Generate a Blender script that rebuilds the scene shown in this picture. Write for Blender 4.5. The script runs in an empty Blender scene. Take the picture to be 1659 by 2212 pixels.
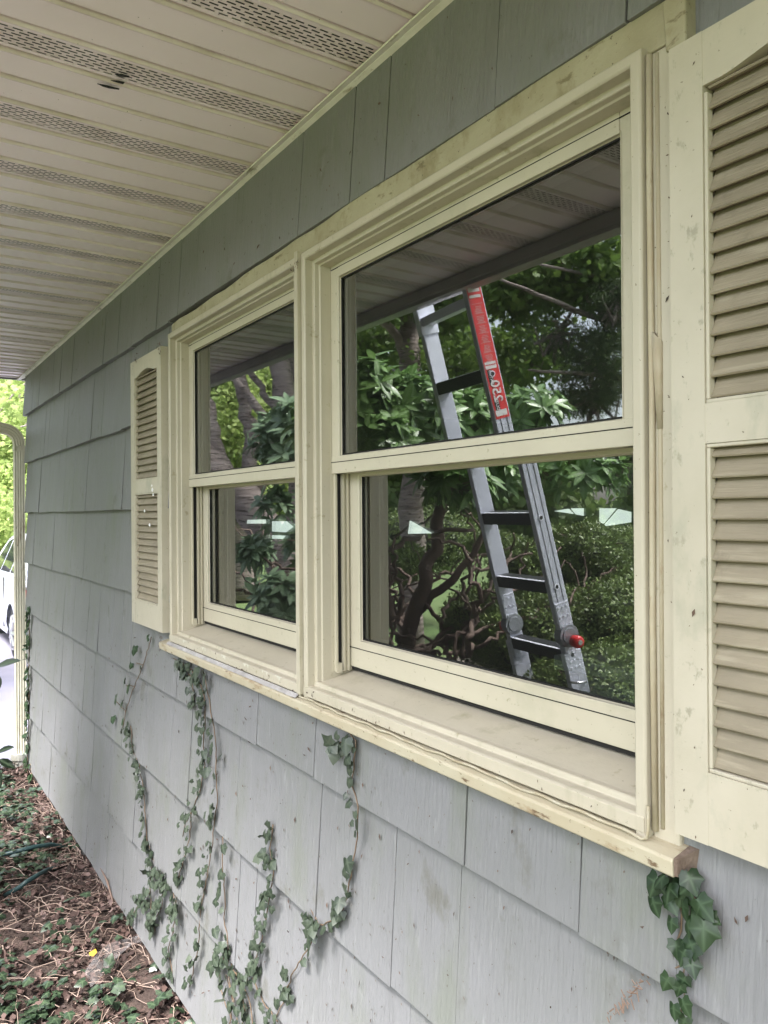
import bpy, math, random
import numpy as np
from mathutils import Vector, Matrix
R = math.radians
random.seed(7); rng = np.random.default_rng(11)
sc = bpy.context.scene
COL = sc.collection

# ------------------------------------------------------------------ camera
CAM = np.array([0.0, -0.9, 1.75])
yaw = math.atan(1119.5/1680); pitch = R(0.14); roll = math.atan(.007)
FWD = np.array([-math.cos(yaw)*math.cos(pitch), math.sin(yaw)*math.cos(pitch), math.sin(pitch)])
_r0 = np.array([math.sin(yaw), math.cos(yaw), 0.]); _u0 = np.cross(_r0, FWD)
RIGHT = _r0*math.cos(roll)-_u0*math.sin(roll); UP = _r0*math.sin(roll)+_u0*math.cos(roll)
cd = bpy.data.cameras.new('camera'); co = bpy.data.objects.new('camera', cd); COL.objects.link(co)
m = Matrix.Identity(4)
for i in range(3):
    m[i][0] = RIGHT[i]; m[i][1] = UP[i]; m[i][2] = -FWD[i]; m[i][3] = CAM[i]
co.matrix_world = m
cd.sensor_fit = 'HORIZONTAL'; cd.sensor_width = 36; cd.lens = 36.456
cd.clip_start = 0.02; cd.clip_end = 500
sc.camera = co

# survey helpers: a measured picture point turned into a world point at a known depth
def ray(x, y): return FWD+RIGHT*(x-829.5)/1680-UP*(y-1106)/1680
def at(x, y, Y=0.): d = ray(x, y); return CAM+d*(Y+.9)/d[1]
def atz(x, y, Z): d = ray(x, y); return CAM+d*(Z-1.75)/d[2]
def mir(x, y, t, g=.06):          # a thing measured in the window's reflection: real point in the yard
    p = CAM+ray(x, y)*t
    return np.array([p[0], 2*g-p[1], p[2]])

# ------------------------------------------------------------------ light
SUN_EL, SUN_AZ = R(60), R(152)    # azimuth measured from +Y clockwise
w = bpy.data.worlds.new('World'); sc.world = w; w.use_nodes = True
nt = w.node_tree; bg = nt.nodes['Background']
sky = nt.nodes.new('ShaderNodeTexSky'); sky.sky_type = 'NISHITA'; sky.sun_disc = False
sky.sun_elevation = SUN_EL; sky.sun_rotation = SUN_AZ; sky.dust_density = 4; sky.air_density = 1.0; sky.ozone_density = 2
hs = nt.nodes.new('ShaderNodeHueSaturation'); hs.inputs['Saturation'].default_value = .5
nt.links.new(sky.outputs[0], hs.inputs['Color']); nt.links.new(hs.outputs[0], bg.inputs['Color'])
bg.inputs['Strength'].default_value = .15
sd = bpy.data.lights.new('sun', 'SUN'); sd.energy = 3.0; sd.angle = R(18); sd.color = (1, .975, .95)
so = bpy.data.objects.new('sun', sd); COL.objects.link(so)
sv = Vector((math.sin(SUN_AZ)*math.cos(SUN_EL), math.cos(SUN_AZ)*math.cos(SUN_EL), math.sin(SUN_EL)))
so.rotation_euler = sv.to_track_quat('Z', 'Y').to_euler(); so.location = (0, -20, 30)
vs = sc.view_settings; vs.view_transform = 'Standard'; vs.look = 'None'; vs.gamma = 1; vs.exposure = 2.35
sc.render.engine = 'CYCLES'
cy = sc.cycles; cy.max_bounces = 10; cy.diffuse_bounces = 4; cy.glossy_bounces = 5; cy.transparent_max_bounces = 24; cy.transmission_bounces = 6
cy.caustics_reflective = False; cy.caustics_refractive = False
try: cy.use_denoising = True
except Exception: pass

# ------------------------------------------------------------------ materials
def mat(name, base, rough=.6, **k):
    """base colour varied by noise: k: col2, scale, stretch, bump, bscale, bstretch, spots (scale, thresh, colour), attr (per-leaf variation), metal, spec"""
    mt = bpy.data.materials.new(name); mt.use_nodes = True; n = mt.node_tree.nodes; l = mt.node_tree.links
    b = n['Principled BSDF']; b.inputs['Roughness'].default_value = rough
    b.inputs['Metallic'].default_value = k.get('metal', 0)
    b.inputs['Specular IOR Level'].default_value = k.get('spec', .4)
    tc = n.new('ShaderNodeTexCoord')
    def noise(scale, st=(1, 1, 1), detail=5, rgh=.6):
        mp = n.new('ShaderNodeMapping'); mp.inputs['Scale'].default_value = st
        l.new(tc.outputs['Object'], mp.inputs['Vector'])
        t = n.new('ShaderNodeTexNoise'); t.inputs['Scale'].default_value = scale; t.inputs['Detail'].default_value = detail
        t.inputs['Roughness'].default_value = rgh
        l.new(mp.outputs[0], t.inputs['Vector']); return t
    def mix(fac, a, bb, blend='MIX'):
        x = n.new('ShaderNodeMix'); x.data_type = 'RGBA'; x.blend_type = blend
        if hasattr(fac, 'links'): l.new(fac, x.inputs[0])
        else: x.inputs[0].default_value = fac
        for s, v in ((6, a), (7, bb)):
            if hasattr(v, 'links'): l.new(v, x.inputs[s])
            else: x.inputs[s].default_value = (*v, 1)
        return x.outputs[2]
    def ramp(src, lo, hi):
        r = n.new('ShaderNodeMapRange'); r.inputs[1].default_value = lo; r.inputs[2].default_value = hi
        l.new(src, r.inputs[0]); return r.outputs[0]
    c = base
    if 'col2' in k:
        t = noise(k.get('scale', 3), k.get('stretch', (1, 1, 1)))
        c = mix(ramp(t.outputs[0], k.get('lo', .35), k.get('hi', .68)), c, k['col2'])
    if 'attr' in k:
        a = n.new('ShaderNodeAttribute'); a.attribute_name = 'rnd'
        c = mix(a.outputs['Fac'], c, k['attr'])
        if 'attr2' in k:
            c = mix(ramp(a.outputs['Fac'], .86, .97), c, k['attr2'])
    for s in k.get('stains', []):     # (scale, stretch, lo, hi, colour)
        t = noise(s[0], s[1], 6, .65); c = mix(ramp(t.outputs[0], s[2], s[3]), c, s[4])
    if 'vein' in k:
        a = n.new('ShaderNodeAttribute'); a.attribute_name = 'vein'
        c = mix(ramp(a.outputs['Fac'], .55, 1.), c, k['vein'])
    if hasattr(c, 'links'): l.new(c, b.inputs['Base Color'])
    else: b.inputs['Base Color'].default_value = (*c, 1)
    if k.get('bump'):
        t = noise(k.get('bscale', 40), k.get('bstretch', (1, 1, 1)), 6)
        bp = n.new('ShaderNodeBump'); bp.inputs['Strength'].default_value = k['bump']; bp.inputs['Distance'].default_value = k.get('bdist', .01)
        l.new(t.outputs[0], bp.inputs['Height']); l.new(bp.outputs[0], b.inputs['Normal'])
    if k.get('leaf'):
        out = n['Material Output']; tr = n.new('ShaderNodeBsdfTranslucent'); ms = n.new('ShaderNodeMixShader'); ms.inputs[0].default_value = k['leaf']
        if hasattr(c, 'links'): l.new(c, tr.inputs[0])
        else: tr.inputs[0].default_value = (*c, 1)
        l.new(b.outputs[0], ms.inputs[1]); l.new(tr.outputs[0], ms.inputs[2]); l.new(ms.outputs[0], out.inputs[0])
    return mt
M = {}
M['siding'] = mat('grey painted cedar', (.212, .212, .220), .55, col2=(.185, .188, .186), scale=2.2, spec=.35,
    stains=[(17, (1, 1, .03), .50, .70, (.190, .190, .194)), (48, (1, 1, .035), .58, .72, (.186, .188, .188)), (60, (1, 1, .12), .60, .72, (.25, .255, .255)), (5, (1, 1, .4), .52, .68, (.180, .188, .170)), (9, (1, 1, .8), .60, .70, (.15, .148, .135)), (150, (1, 1, .35), .66, .70, (.08, .07, .055))],
    bump=.5, bscale=26, bstretch=(5, 5, .28), bdist=.007)
M['cream'] = mat('cream painted aluminium', (.50, .455, .36), .42, col2=(.44, .40, .31), scale=4, stains=[(14, (1, 1, .15), .57, .72, (.36, .33, .235)), (26, (1, 1, 1), .62, .70, (.33, .29, .20)), (150, (1, 1, 1), .67, .71, (.12, .09, .05))], bump=.3, bscale=14, bdist=.006)
M['vinyl'] = mat('cream vinyl sash', (.515, .475, .37), .36, col2=(.465, .425, .33), scale=3, stains=[(10, (.3, 1, .3), .56, .72, (.39, .37, .275)), (60, (1, 1, 1), .64, .70, (.34, .31, .22)), (170, (1, 1, 1), .68, .71, (.16, .13, .08))], bump=.12, bscale=40)
M['casing'] = mat('weathered cream casing', (.41, .375, .265), .6, col2=(.33, .295, .195), scale=9, stains=[(22, (1, 1, .6), .54, .68, (.28, .245, .15)), (60, (.4, 1, 1), .60, .68, (.20, .17, .10)), (120, (1, 1, 1), .65, .69, (.10, .08, .05))], bump=.5, bscale=30, bdist=.006)
M['caulk'] = mat('aged tan caulk', (.45, .40, .29), .6, col2=(.40, .33, .22), scale=10, stains=[(30, (1, 1, .3), .58, .68, (.26, .18, .10))], bump=.6, bscale=40, bdist=.004)
M['sillwrap'] = mat('dirty cream sill', (.47, .43, .32), .5, col2=(.42, .36, .25), scale=8, stains=[(28, (.35, 1, 1), .56, .66, (.30, .22, .13)), (60, (.3, 1, 1), .61, .67, (.15, .10, .06)), (110, (1, 1, 1), .65, .69, (.08, .06, .04))], bump=.4, bscale=25, bdist=.005)
M['soffit'] = None
M['shutter'] = mat('cream plastic shutter', (.50, .455, .365), .5, col2=(.445, .405, .315), scale=6, stains=[(12, (1, 1, .5), .56, .70, (.38, .36, .28)), (45, (1, 1, .6), .60, .68, (.33, .305, .23)), (130, (1, 1, 1), .67, .71, (.13, .11, .08))], bump=.15, bscale=50, bdist=.004)
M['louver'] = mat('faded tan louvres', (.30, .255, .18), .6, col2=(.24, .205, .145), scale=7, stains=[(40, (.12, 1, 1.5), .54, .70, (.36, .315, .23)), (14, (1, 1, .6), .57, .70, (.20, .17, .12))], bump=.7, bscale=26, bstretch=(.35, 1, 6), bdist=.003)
M['dark'] = mat('black gap', (.012, .011, .01), .8)
M['rubber'] = mat('black rubber', (.02, .02, .022), .6, bump=.1)
M['gutter'] = mat('painted fascia', (.42, .40, .40), .5, col2=(.34, .32, .32), scale=5, stains=[(20, (1, 1, 1), .65, .75, (.2, .18, .16))])
M['down'] = mat('dirty white downspout', (.62, .60, .50), .5, col2=(.54, .5, .38), scale=5, stains=[(11, (1, 1, .35), .58, .70, (.30, .24, .17)), (40, (1, 1, .3), .64, .72, (.14, .1, .06))], bump=.25, bscale=20)
M['boot'] = mat('grey plastic drain boot', (.36, .36, .33), .6, col2=(.2, .19, .15), scale=14, bump=.3)
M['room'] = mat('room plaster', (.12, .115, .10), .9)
M['soil'] = mat('garden soil', (.036, .025, .021), .95, col2=(.08, .054, .044), scale=9, stains=[(40, (1, 1, 1), .6, .7, (.16, .10, .07))], bump=1, bscale=22, bdist=.03)
M['litter'] = mat('dry leaves', (.048, .030, .026), .75, attr=(.125, .076, .064), attr2=(.22, .155, .14), leaf=.15)
M['twig'] = mat('dry stems', (.17, .115, .09), .7, attr=(.38, .29, .24))
M['ivy'] = mat('ivy leaf', (.016, .030, .015), .30, attr=(.038, .058, .034), attr2=(.065, .085, .06), vein=(.08, .12, .065), leaf=.12, spec=.5)
M['ivyw'] = mat('dusty ivy leaf', (.022, .034, .021), .42, attr=(.056, .074, .050), attr2=(.09, .108, .08), vein=(.08, .10, .068), leaf=.12, spec=.5)
M['ivyd'] = mat('deep green ivy leaf', (.012, .028, .011), .38, attr=(.026, .052, .019), vein=(.06, .10, .05), leaf=.15)
M['vine'] = mat('vine stem', (.16, .11, .07), .7, bump=.3)
M['rhodo'] = mat('rhododendron leaf', (.085, .17, .045), .34, attr=(.19, .33, .095), vein=(.24, .36, .16), leaf=.25, spec=.5)
M['rhodod'] = mat('rhododendron dark leaf', (.12, .18, .10), .36, attr=(.25, .34, .21), vein=(.2, .3, .16), leaf=.22)
M['box'] = mat('boxwood leaf', (.080, .125, .034), .45, attr=(.17, .24, .06), attr2=(.22, .26, .10), leaf=.2)
M['maple'] = mat('maple leaf', (.09, .16, .035), .5, attr=(.19, .29, .06), leaf=.45)
M['bright'] = mat('yellow green leaf', (.22, .31, .085), .5, attr=(.44, .52, .19), leaf=.5)
M['fir'] = mat('hemlock needles', (.05, .085, .03), .5, attr=(.12, .17, .065), leaf=.25)
M['far'] = mat('far foliage', (.08, .13, .04), .6, attr=(.17, .24, .07), leaf=.3)
M['bark'] = mat('cherry bark', (.21, .165, .15), .8, col2=(.36, .30, .275), scale=3, stretch=(1, 1, 5), stains=[(7, (1, 1, 7), .55, .62, (.07, .05, .042))], bump=1, bscale=4, bstretch=(1, 1, 7), bdist=.05)
M['stem'] = mat('shrub stem', (.10, .066, .052), .8, col2=(.17, .12, .10), scale=9, bump=.6, bscale=20)
M['asphalt'] = mat('asphalt', (.17, .165, .21), .8, col2=(.21, .20, .245), scale=1.5, bump=.4, bscale=140, stains=[(300, (1, 1, 1), .6, .7, (.22, .21, .24))])
M['grass'] = mat('lawn', (.09, .15, .045), .9, col2=(.14, .19, .07), scale=.5, bump=.8, bscale=50)
M['alu'] = mat('brushed aluminium', (.62, .64, .74), .4, metal=.12, col2=(.50, .52, .60), scale=8, bump=.1, bscale=60)
M['alulight'] = mat('clean aluminium', (.80, .82, .92), .35, metal=.12)
M['film'] = mat('peeling clear film', (.58, .56, .47), .3)
M['gun'] = mat('grey hinge metal', (.34, .35, .40), .35, metal=.3, col2=(.24, .25, .28), scale=12)
M['blackrung'] = mat('dark ladder rung', (.035, .036, .04), .4, metal=.3)
M['redp'] = mat('red plastic', (.55, .02, .025), .3)
M['reds'] = mat('red sticker', (.80, .045, .045), .3)
M['bounce_brown'] = mat('neutral bounce ground', (.17, .145, .125), .95, col2=(.12, .10, .085), scale=3, bump=1, bscale=25, bdist=.03)  # neutral brown for the added bounce ground
M['white'] = mat('white print', (.8, .78, .78), .5)
M['pink'] = mat('pale print', (.72, .42, .42), .5)
M['carw'] = mat('white car paint', (.46, .48, .55), .18, spec=.6)
M['carglass'] = mat('car glass', (.02, .022, .025), .05, spec=.8)
M['chrome'] = mat('wheel alloy', (.5, .5, .52), .3, metal=.8)
M['lampred'] = mat('tail lamp', (.4, .02, .02), .2)
M['hose'] = mat('dark green hose', (.022, .05, .05), .4)
M['yellow'] = mat('yellow fallen leaf', (.62, .36, .04), .5, leaf=.2)
M['foil'] = mat('silvery flashing tape', (.44, .42, .41), .4, col2=(.27, .25, .24), scale=20, bump=.8, bscale=30, bdist=.006)

def soffit_mat():
    mt = bpy.data.materials.new('perforated soffit'); mt.use_nodes = True; n = mt.node_tree.nodes; l = mt.node_tree.links
    b = n['Principled BSDF']; b.inputs['Roughness'].default_value = .5; out = n['Material Output']
    tc = n.new('ShaderNodeTexCoord'); sep = n.new('ShaderNodeSeparateXYZ'); l.new(tc.outputs['Object'], sep.inputs[0])
    def ma(op, a, b_=None, c=None):
        x = n.new('ShaderNodeMath'); x.operation = op
        for i, v in enumerate((a, b_, c)):
            if v is None: continue
            if hasattr(v, 'links'): l.new(v, x.inputs[i])
            else: x.inputs[i].default_value = v
        return x.outputs[0]
    X, Y = sep.outputs[0], sep.outputs[1]
    # vented strip every third rib; object origin sits on a rib that starts a vented strip
    u = ma('FLOORED_MODULO', X, 3*PITCH)
    inside = ma('MULTIPLY', ma('GREATER_THAN', u, .019), ma('LESS_THAN', u, .019+7*.0098))
    rowf = ma('DIVIDE', ma('SUBTRACT', u, .019), .0098)
    row = ma('FLOOR', rowf); fr = ma('FRACT', rowf)
    v = ma('FRACT', ma('ADD', ma('DIVIDE', Y, .0265), ma('MULTIPLY', row, .5)))
    slot = ma('MULTIPLY', ma('LESS_THAN', ma('ABSOLUTE', ma('SUBTRACT', fr, .5)), .20), ma('LESS_THAN', ma('ABSOLUTE', ma('SUBTRACT', v, .5)), .34))
    mask = ma('MULTIPLY', slot, inside)
    def noise(s, st):
        mp = n.new('ShaderNodeMapping'); mp.inputs['Scale'].default_value = st; l.new(tc.outputs['Object'], mp.inputs[0])
        t = n.new('ShaderNodeTexNoise'); t.inputs['Scale'].default_value = s; t.inputs['Detail'].default_value = 6; l.new(mp.outputs[0], t.inputs[0])
        return t.outputs[0]
    def mr(s, a, b_):
        r = n.new('ShaderNodeMapRange'); r.inputs[1].default_value = a; r.inputs[2].default_value = b_; l.new(s, r.inputs[0]); return r.outputs[0]
    def mix(f, a, bb):
        x = n.new('ShaderNodeMix'); x.data_type = 'RGBA'; l.new(f, x.inputs[0])
        for s, v_ in ((6, a), (7, bb)):
            if hasattr(v_, 'links'): l.new(v_, x.inputs[s])
            else: x.inputs[s].default_value = (*v_, 1)
        return x.outputs[2]
    c = mix(mr(noise(3, (1, 1, 1)), .4, .65), (.93, .82, .86), (.89, .78, .81))
    # browner, broken by noise, beside each rib and in the vented strips
    ru = ma('FLOORED_MODULO', ma('ADD', X, PITCH/2), PITCH); rd = ma('ABSOLUTE', ma('SUBTRACT', ru, PITCH/2))
    g = ma('MULTIPLY', mr(rd, .016, .003), mr(noise(22, (1, .35, 1)), .30, .72))
    c = mix(ma('MULTIPLY', g, .7), c, (.52, .42, .35))
    c = mix(ma('MULTIPLY', inside, mr(noise(9, (1, 1, 1)), .3, .8)), c, (.60, .51, .47))
    c = mix(mr(noise(120, (1, 1, 1)), .72, .75), c, (.12, .09, .07))
    l.new(c, b.inputs['Base Color'])
    tr = n.new('ShaderNodeBsdfTransparent'); ms = n.new('ShaderNodeMixShader')
    l.new(mask, ms.inputs[0]); l.new(b.outputs[0], ms.inputs[1]); l.new(tr.outputs[0], ms.inputs[2]); l.new(ms.outputs[0], out.inputs[0])
    return mt
PITCH = .1065
M['soffit'] = soffit_mat()

def glass_mat(name, refl, tint):
    mt = bpy.data.materials.new(name); mt.use_nodes = True; n = mt.node_tree.nodes; l = mt.node_tree.links
    n.remove(n['Principled BSDF']); out = n['Material Output']
    t = n.new('ShaderNodeBsdfTransparent'); t.inputs[0].default_value = (*tint, 1)
    g = n.new('ShaderNodeBsdfGlossy'); g.inputs['Roughness'].default_value = 0.0; g.inputs[0].default_value = (.97, 1, .98, 1)
    fr = n.new('ShaderNodeFresnel'); fr.inputs[0].default_value = 1.5
    ad = n.new('ShaderNodeMath'); ad.operation = 'MULTIPLY_ADD'; l.new(fr.outputs[0], ad.inputs[0]); ad.inputs[1].default_value = 1.0; ad.inputs[2].default_value = refl; ad.use_clamp = True
    dd = n.new('ShaderNodeBsdfDiffuse'); dd.inputs[0].default_value = (.5, .5, .48, 1); m0 = n.new('ShaderNodeMixShader'); m0.inputs[0].default_value = .012; l.new(t.outputs[0], m0.inputs[1]); l.new(dd.outputs[0], m0.inputs[2]); t = m0
    ms = n.new('ShaderNodeMixShader'); l.new(ad.outputs[0], ms.inputs[0]); l.new(t.outputs[0], ms.inputs[1]); l.new(g.outputs[0], ms.inputs[2])
    l.new(ms.outputs[0], out.inputs[0]); return mt
M['glass1'] = glass_mat('outer window glass', .16, (.86, .89, .87))
M['glass2'] = glass_mat('inner window glass', .07, (.80, .84, .80))
def emis(name, c, s):
    mt = bpy.data.materials.new(name); mt.use_nodes = True; n = mt.node_tree.nodes; b = n['Principled BSDF']
    b.inputs['Base Color'].default_value = (.5, .5, .5, 1)
    tc = n.new('ShaderNodeTexCoord'); t = n.new('ShaderNodeTexNoise'); t.inputs['Scale'].default_value = 9; mt.node_tree.links.new(tc.outputs['Object'], t.inputs[0])
    mx = n.new('ShaderNodeMix'); mx.data_type = 'RGBA'; mx.inputs[6].default_value = (*c, 1); mx.inputs[7].default_value = (.85, .97, .82, 1)
    mt.node_tree.links.new(t.outputs[0], mx.inputs[0]); mt.node_tree.links.new(mx.outputs[2], b.inputs['Emission Color'])
    b.inputs['Emission Strength'].default_value = s; return mt
M['daywin'] = emis('daylight in far window', (.85, .92, 1), .27)
def web_mat():
    mt = bpy.data.materials.new('cobweb silk'); mt.use_nodes = True; n = mt.node_tree.nodes; l = mt.node_tree.links
    b = n['Principled BSDF']; b.inputs['Base Color'].default_value = (.5, .47, .47, 1); b.inputs['Roughness'].default_value = .9
    t = n.new('ShaderNodeTexNoise'); t.inputs['Scale'].default_value = 30; t.inputs['Detail'].default_value = 8
    tc = n.new('ShaderNodeTexCoord'); l.new(tc.outputs['Object'], t.inputs[0])
    r = n.new('ShaderNodeMapRange'); r.inputs[1].default_value = .35; r.inputs[2].default_value = .7; r.inputs[3].default_value = .03; r.inputs[4].default_value = .24
    l.new(t.outputs[0], r.inputs[0]); l.new(r.outputs[0], b.inputs['Alpha']); return mt
M['web'] = web_mat()

# ------------------------------------------------------------------ mesh builder
class MB:
    def __init__(s): s.v = []; s.f = []; s.m = []
    def add(s, vs, fs, mi=0):
        o = len(s.v); s.v += [tuple(map(float, p)) for p in vs]; s.f += [tuple(i+o for i in f) for f in fs]; s.m += [mi]*len(fs); return s
    def box(s, x0, x1, y0, y1, z0, z1, mi=0):
        return s.add([(x0, y0, z0), (x1, y0, z0), (x1, y1, z0), (x0, y1, z0), (x0, y0, z1), (x1, y0, z1), (x1, y1, z1), (x0, y1, z1)],
                     [(0, 3, 2, 1), (4, 5, 6, 7), (0, 1, 5, 4), (1, 2, 6, 5), (2, 3, 7, 6), (3, 0, 4, 7)], mi)
    def hexa(s, p, mi=0):   # 8 points bottom 4, top 4
        return s.add(p, [(0, 3, 2, 1), (4, 5, 6, 7), (0, 1, 5, 4), (1, 2, 6, 5), (2, 3, 7, 6), (3, 0, 4, 7)], mi)
    def extrude_x(s, prof, x0, x1, mi=0, seg=1):    # prof list of (y,z) closed, counter-clockwise seen from +x
        n = len(prof); vs = []
        for k in range(seg+1):
            x = x0+(x1-x0)*k/seg; vs += [(x, y, z) for y, z in prof]
        fs = [(k*n+i, k*n+(i+1) % n, (k+1)*n+(i+1) % n, (k+1)*n+i) for k in range(seg) for i in range(n)]
        fs += [tuple(range(n))[::-1], tuple(range(seg*n, seg*n+n))]
        return s.add(vs, fs, mi)
    def prism(s, pts, d, mi=0):     # polygon pts (3d) extruded by vector d
        n = len(pts); a = [np.array(p, float) for p in pts]; b = [p+np.array(d) for p in a]
        return s.add(a+b, [tuple(range(n))[::-1], tuple(range(n, 2*n))]+[(i, (i+1) % n, n+(i+1) % n, n+i) for i in range(n)], mi)
    def tube(s, pts, rad, n=8, mi=0, cap=True, flat=None):
        pts = [np.array(p, float) for p in pts]; k = len(pts)
        if not hasattr(rad, '__len__'): rad = [rad]*k
        ref = None; vs = []
        for i, p in enumerate(pts):
            t = pts[min(i+1, k-1)]-pts[max(i-1, 0)]; t /= (np.linalg.norm(t)+1e-9)
            if ref is None: ref = np.cross(t, (0, 0, 1)) if abs(t[2]) < .9 else np.cross(t, (0, 1, 0))
            a = ref-t*(ref@t); a /= (np.linalg.norm(a)+1e-9); b = np.cross(t, a); ref = a
            for j in range(n):
                an = 2*math.pi*j/n; vs.append(p+rad[i]*(a*math.cos(an)+b*math.sin(an)))
        fs = [(i*n+j, i*n+(j+1) % n, (i+1)*n+(j+1) % n, (i+1)*n+j) for i in range(k-1) for j in range(n)]
        if cap: fs += [tuple(range(n))[::-1], tuple(range((k-1)*n, k*n))]
        return s.add(vs, fs, mi)
    def build(s, name, mats, parent=None, smooth=False, bevel=0, loc=None):
        me = bpy.data.meshes.new(name); me.from_pydata(s.v, [], s.f)
        if not isinstance(mats, (list, tuple)): mats = [mats]
        for x in mats: me.materials.append(x)
        me.polygons.foreach_set('material_index', s.m)
        if smooth: me.polygons.foreach_set('use_smooth', [True]*len(s.f))
        me.update()
        o = bpy.data.objects.new(name, me); COL.objects.link(o)
        if parent: o.parent = parent
        if bevel:
            b = o.modifiers.new('bevel', 'BEVEL'); b.width = bevel; b.segments = 2; b.limit_method = 'ANGLE'; b.angle_limit = R(40)
        if loc is not None:
            me.transform(Matrix.Translation(-Vector(loc))); o.location = loc
        return o
def tag(o, label=None, cat=None, group=None, kind=None):
    if label: o['label'] = label
    if cat: o['category'] = cat
    if group: o['group'] = group
    if kind: o['kind'] = kind
    return o
def empty(name, label, cat, loc=(0, 0, 0), group=None):
    o = bpy.data.objects.new(name, None); COL.objects.link(o); o.location = loc; o.empty_display_size = .1
    return tag(o, label, cat, group)
def under(parent, *obs):   # parent a world-placed mesh to an Empty kept at its base
    for o in obs:
        o.parent = parent; o.matrix_parent_inverse = Matrix.Translation(-Vector(parent.location))
    return obs[0]

# ------------------------------------------------------------------ leaf instancer (real faces in one mesh)
def T_oval(L=1, W=.36, droop=.12, fold=.10):
    ts = [0, .12, .35, .62, .85, 1]; ws = [.05, .55, 1, .95, .5, .02]; v = []; vein = []
    for t, q in zip(ts, ws):
        z = -droop*t*t*L
        v += [(-q*W*L/2, t*L, z+fold*q*W), (0, t*L, z), (q*W*L/2, t*L, z+fold*q*W)]; vein += [0, 1, 0]
    f = []
    for i in range(5):
        a = i*3; f += [(a, a+1, a+4, a+3), (a+1, a+2, a+5, a+4)]
    return np.array(v), f, np.array(vein, float)
def T_ivy():
    o = [(0, -.02), (-.20, -.17), (-.42, -.10), (-.43, .12), (-.58, .40), (-.36, .50), (-.24, .68), (0, 1.0), (.24, .68), (.36, .50), (.54, .36), (.43, .12), (.44, -.12), (.18, -.16)]
    v = [(0, .22, 0)]+[(x, y, -.22*(x*x+(y-.3)**2)+.07*math.sin(6*x)-.10*abs(x)) for x, y in o]
    n = len(o); f = [(0, i+1, (i+1) % n+1) for i in range(n)]
    vein = np.zeros(n+1); vein[0] = .95; vein[1] = .9; vein[8] = .8; vein[5] = .7; vein[11] = .7
    return np.array(v)*np.array([.85, .85, 1]), f, vein
def T_star():
    o = [(0, 0), (-.30, .02), (-.22, .2), (-.55, .35), (-.3, .5), (-.36, .78), (-.12, .66), (0, 1), (.12, .66), (.36, .78), (.3, .5), (.55, .35), (.22, .2), (.30, .02)]
    v = [(0, .35, .05)]+[(x, y, -.06*abs(x)) for x, y in o]; n = len(o)
    return np.array(v), [(0, i+1, (i+1) % n+1) for i in range(n)], np.zeros(n+1)
def T_quad(W=.5):
    v = [(0, 0, 0), (W/2, .45, .06), (0, 1, 0), (-W/2, .45, .06)]
    return np.array(v), [(0, 1, 2, 3)], np.zeros(4)
def T_dry():
    v = [(0, 0, 0), (.25, .3, .18), (.3, .65, .1), (0, 1, .22), (-.28, .7, .2), (-.2, .3, -.05), (0, .5, 0)]
    return np.array(v)*np.array([1, 1, 1]), [(6, 0, 1), (6, 1, 2), (6, 2, 3), (6, 3, 4), (6, 4, 5), (6, 5, 0)], np.zeros(7)
def leaves(name, pos, dirs, ups, size, tmpl, material, parent=None, smooth=True):
    """one mesh; every leaf points along dirs with its face towards ups"""
    tv, tf, tvein = tmpl; n = len(pos); k = len(tv)
    y = dirs/np.linalg.norm(dirs, axis=1, keepdims=True)
    x = np.cross(y, ups); x /= (np.linalg.norm(x, axis=1, keepdims=True)+1e-9); z = np.cross(x, y)
    s = np.broadcast_to(np.asarray(size, float), (n,))[:, None, None]
    V = pos[:, None, :]+s*(tv[None, :, 0:1]*x[:, None, :]+tv[None, :, 1:2]*y[:, None, :]+tv[None, :, 2:3]*z[:, None, :])
    V = V.reshape(-1, 3)
    ft = np.concatenate([np.array(f) for f in tf]); ln = np.array([len(f) for f in tf]); nl = len(ft)
    loops = (ft[None, :]+(np.arange(n)*k)[:, None]).reshape(-1)
    lens = np.tile(ln, n); starts = np.concatenate([[0], np.cumsum(lens)[:-1]])
    me = bpy.data.meshes.new(name); me.vertices.add(len(V)); me.vertices.foreach_set('co', V.astype(np.float32).ravel())
    me.loops.add(len(loops)); me.loops.foreach_set('vertex_index', loops.astype(np.int32))
    me.polygons.add(len(lens)); me.polygons.foreach_set('loop_start', starts.astype(np.int32)); me.polygons.foreach_set('loop_total', lens.astype(np.int32))
    if smooth: me.polygons.foreach_set('use_smooth', np.ones(len(lens), bool))
    me.materials.append(material); me.update(); me.validate()
    a = me.attributes.new('rnd', 'FLOAT', 'POINT'); a.data.foreach_set('value', np.repeat(rng.random(n), k).astype(np.float32))
    a = me.attributes.new('vein', 'FLOAT', 'POINT'); a.data.foreach_set('value', np.tile(tvein, n).astype(np.float32))
    o = bpy.data.objects.new(name, me); COL.objects.link(o)
    if parent: under(parent, o)
    return o
def unit(n):
    v = rng.normal(size=(n, 3)); return v/np.linalg.norm(v, axis=1, keepdims=True)

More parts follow.
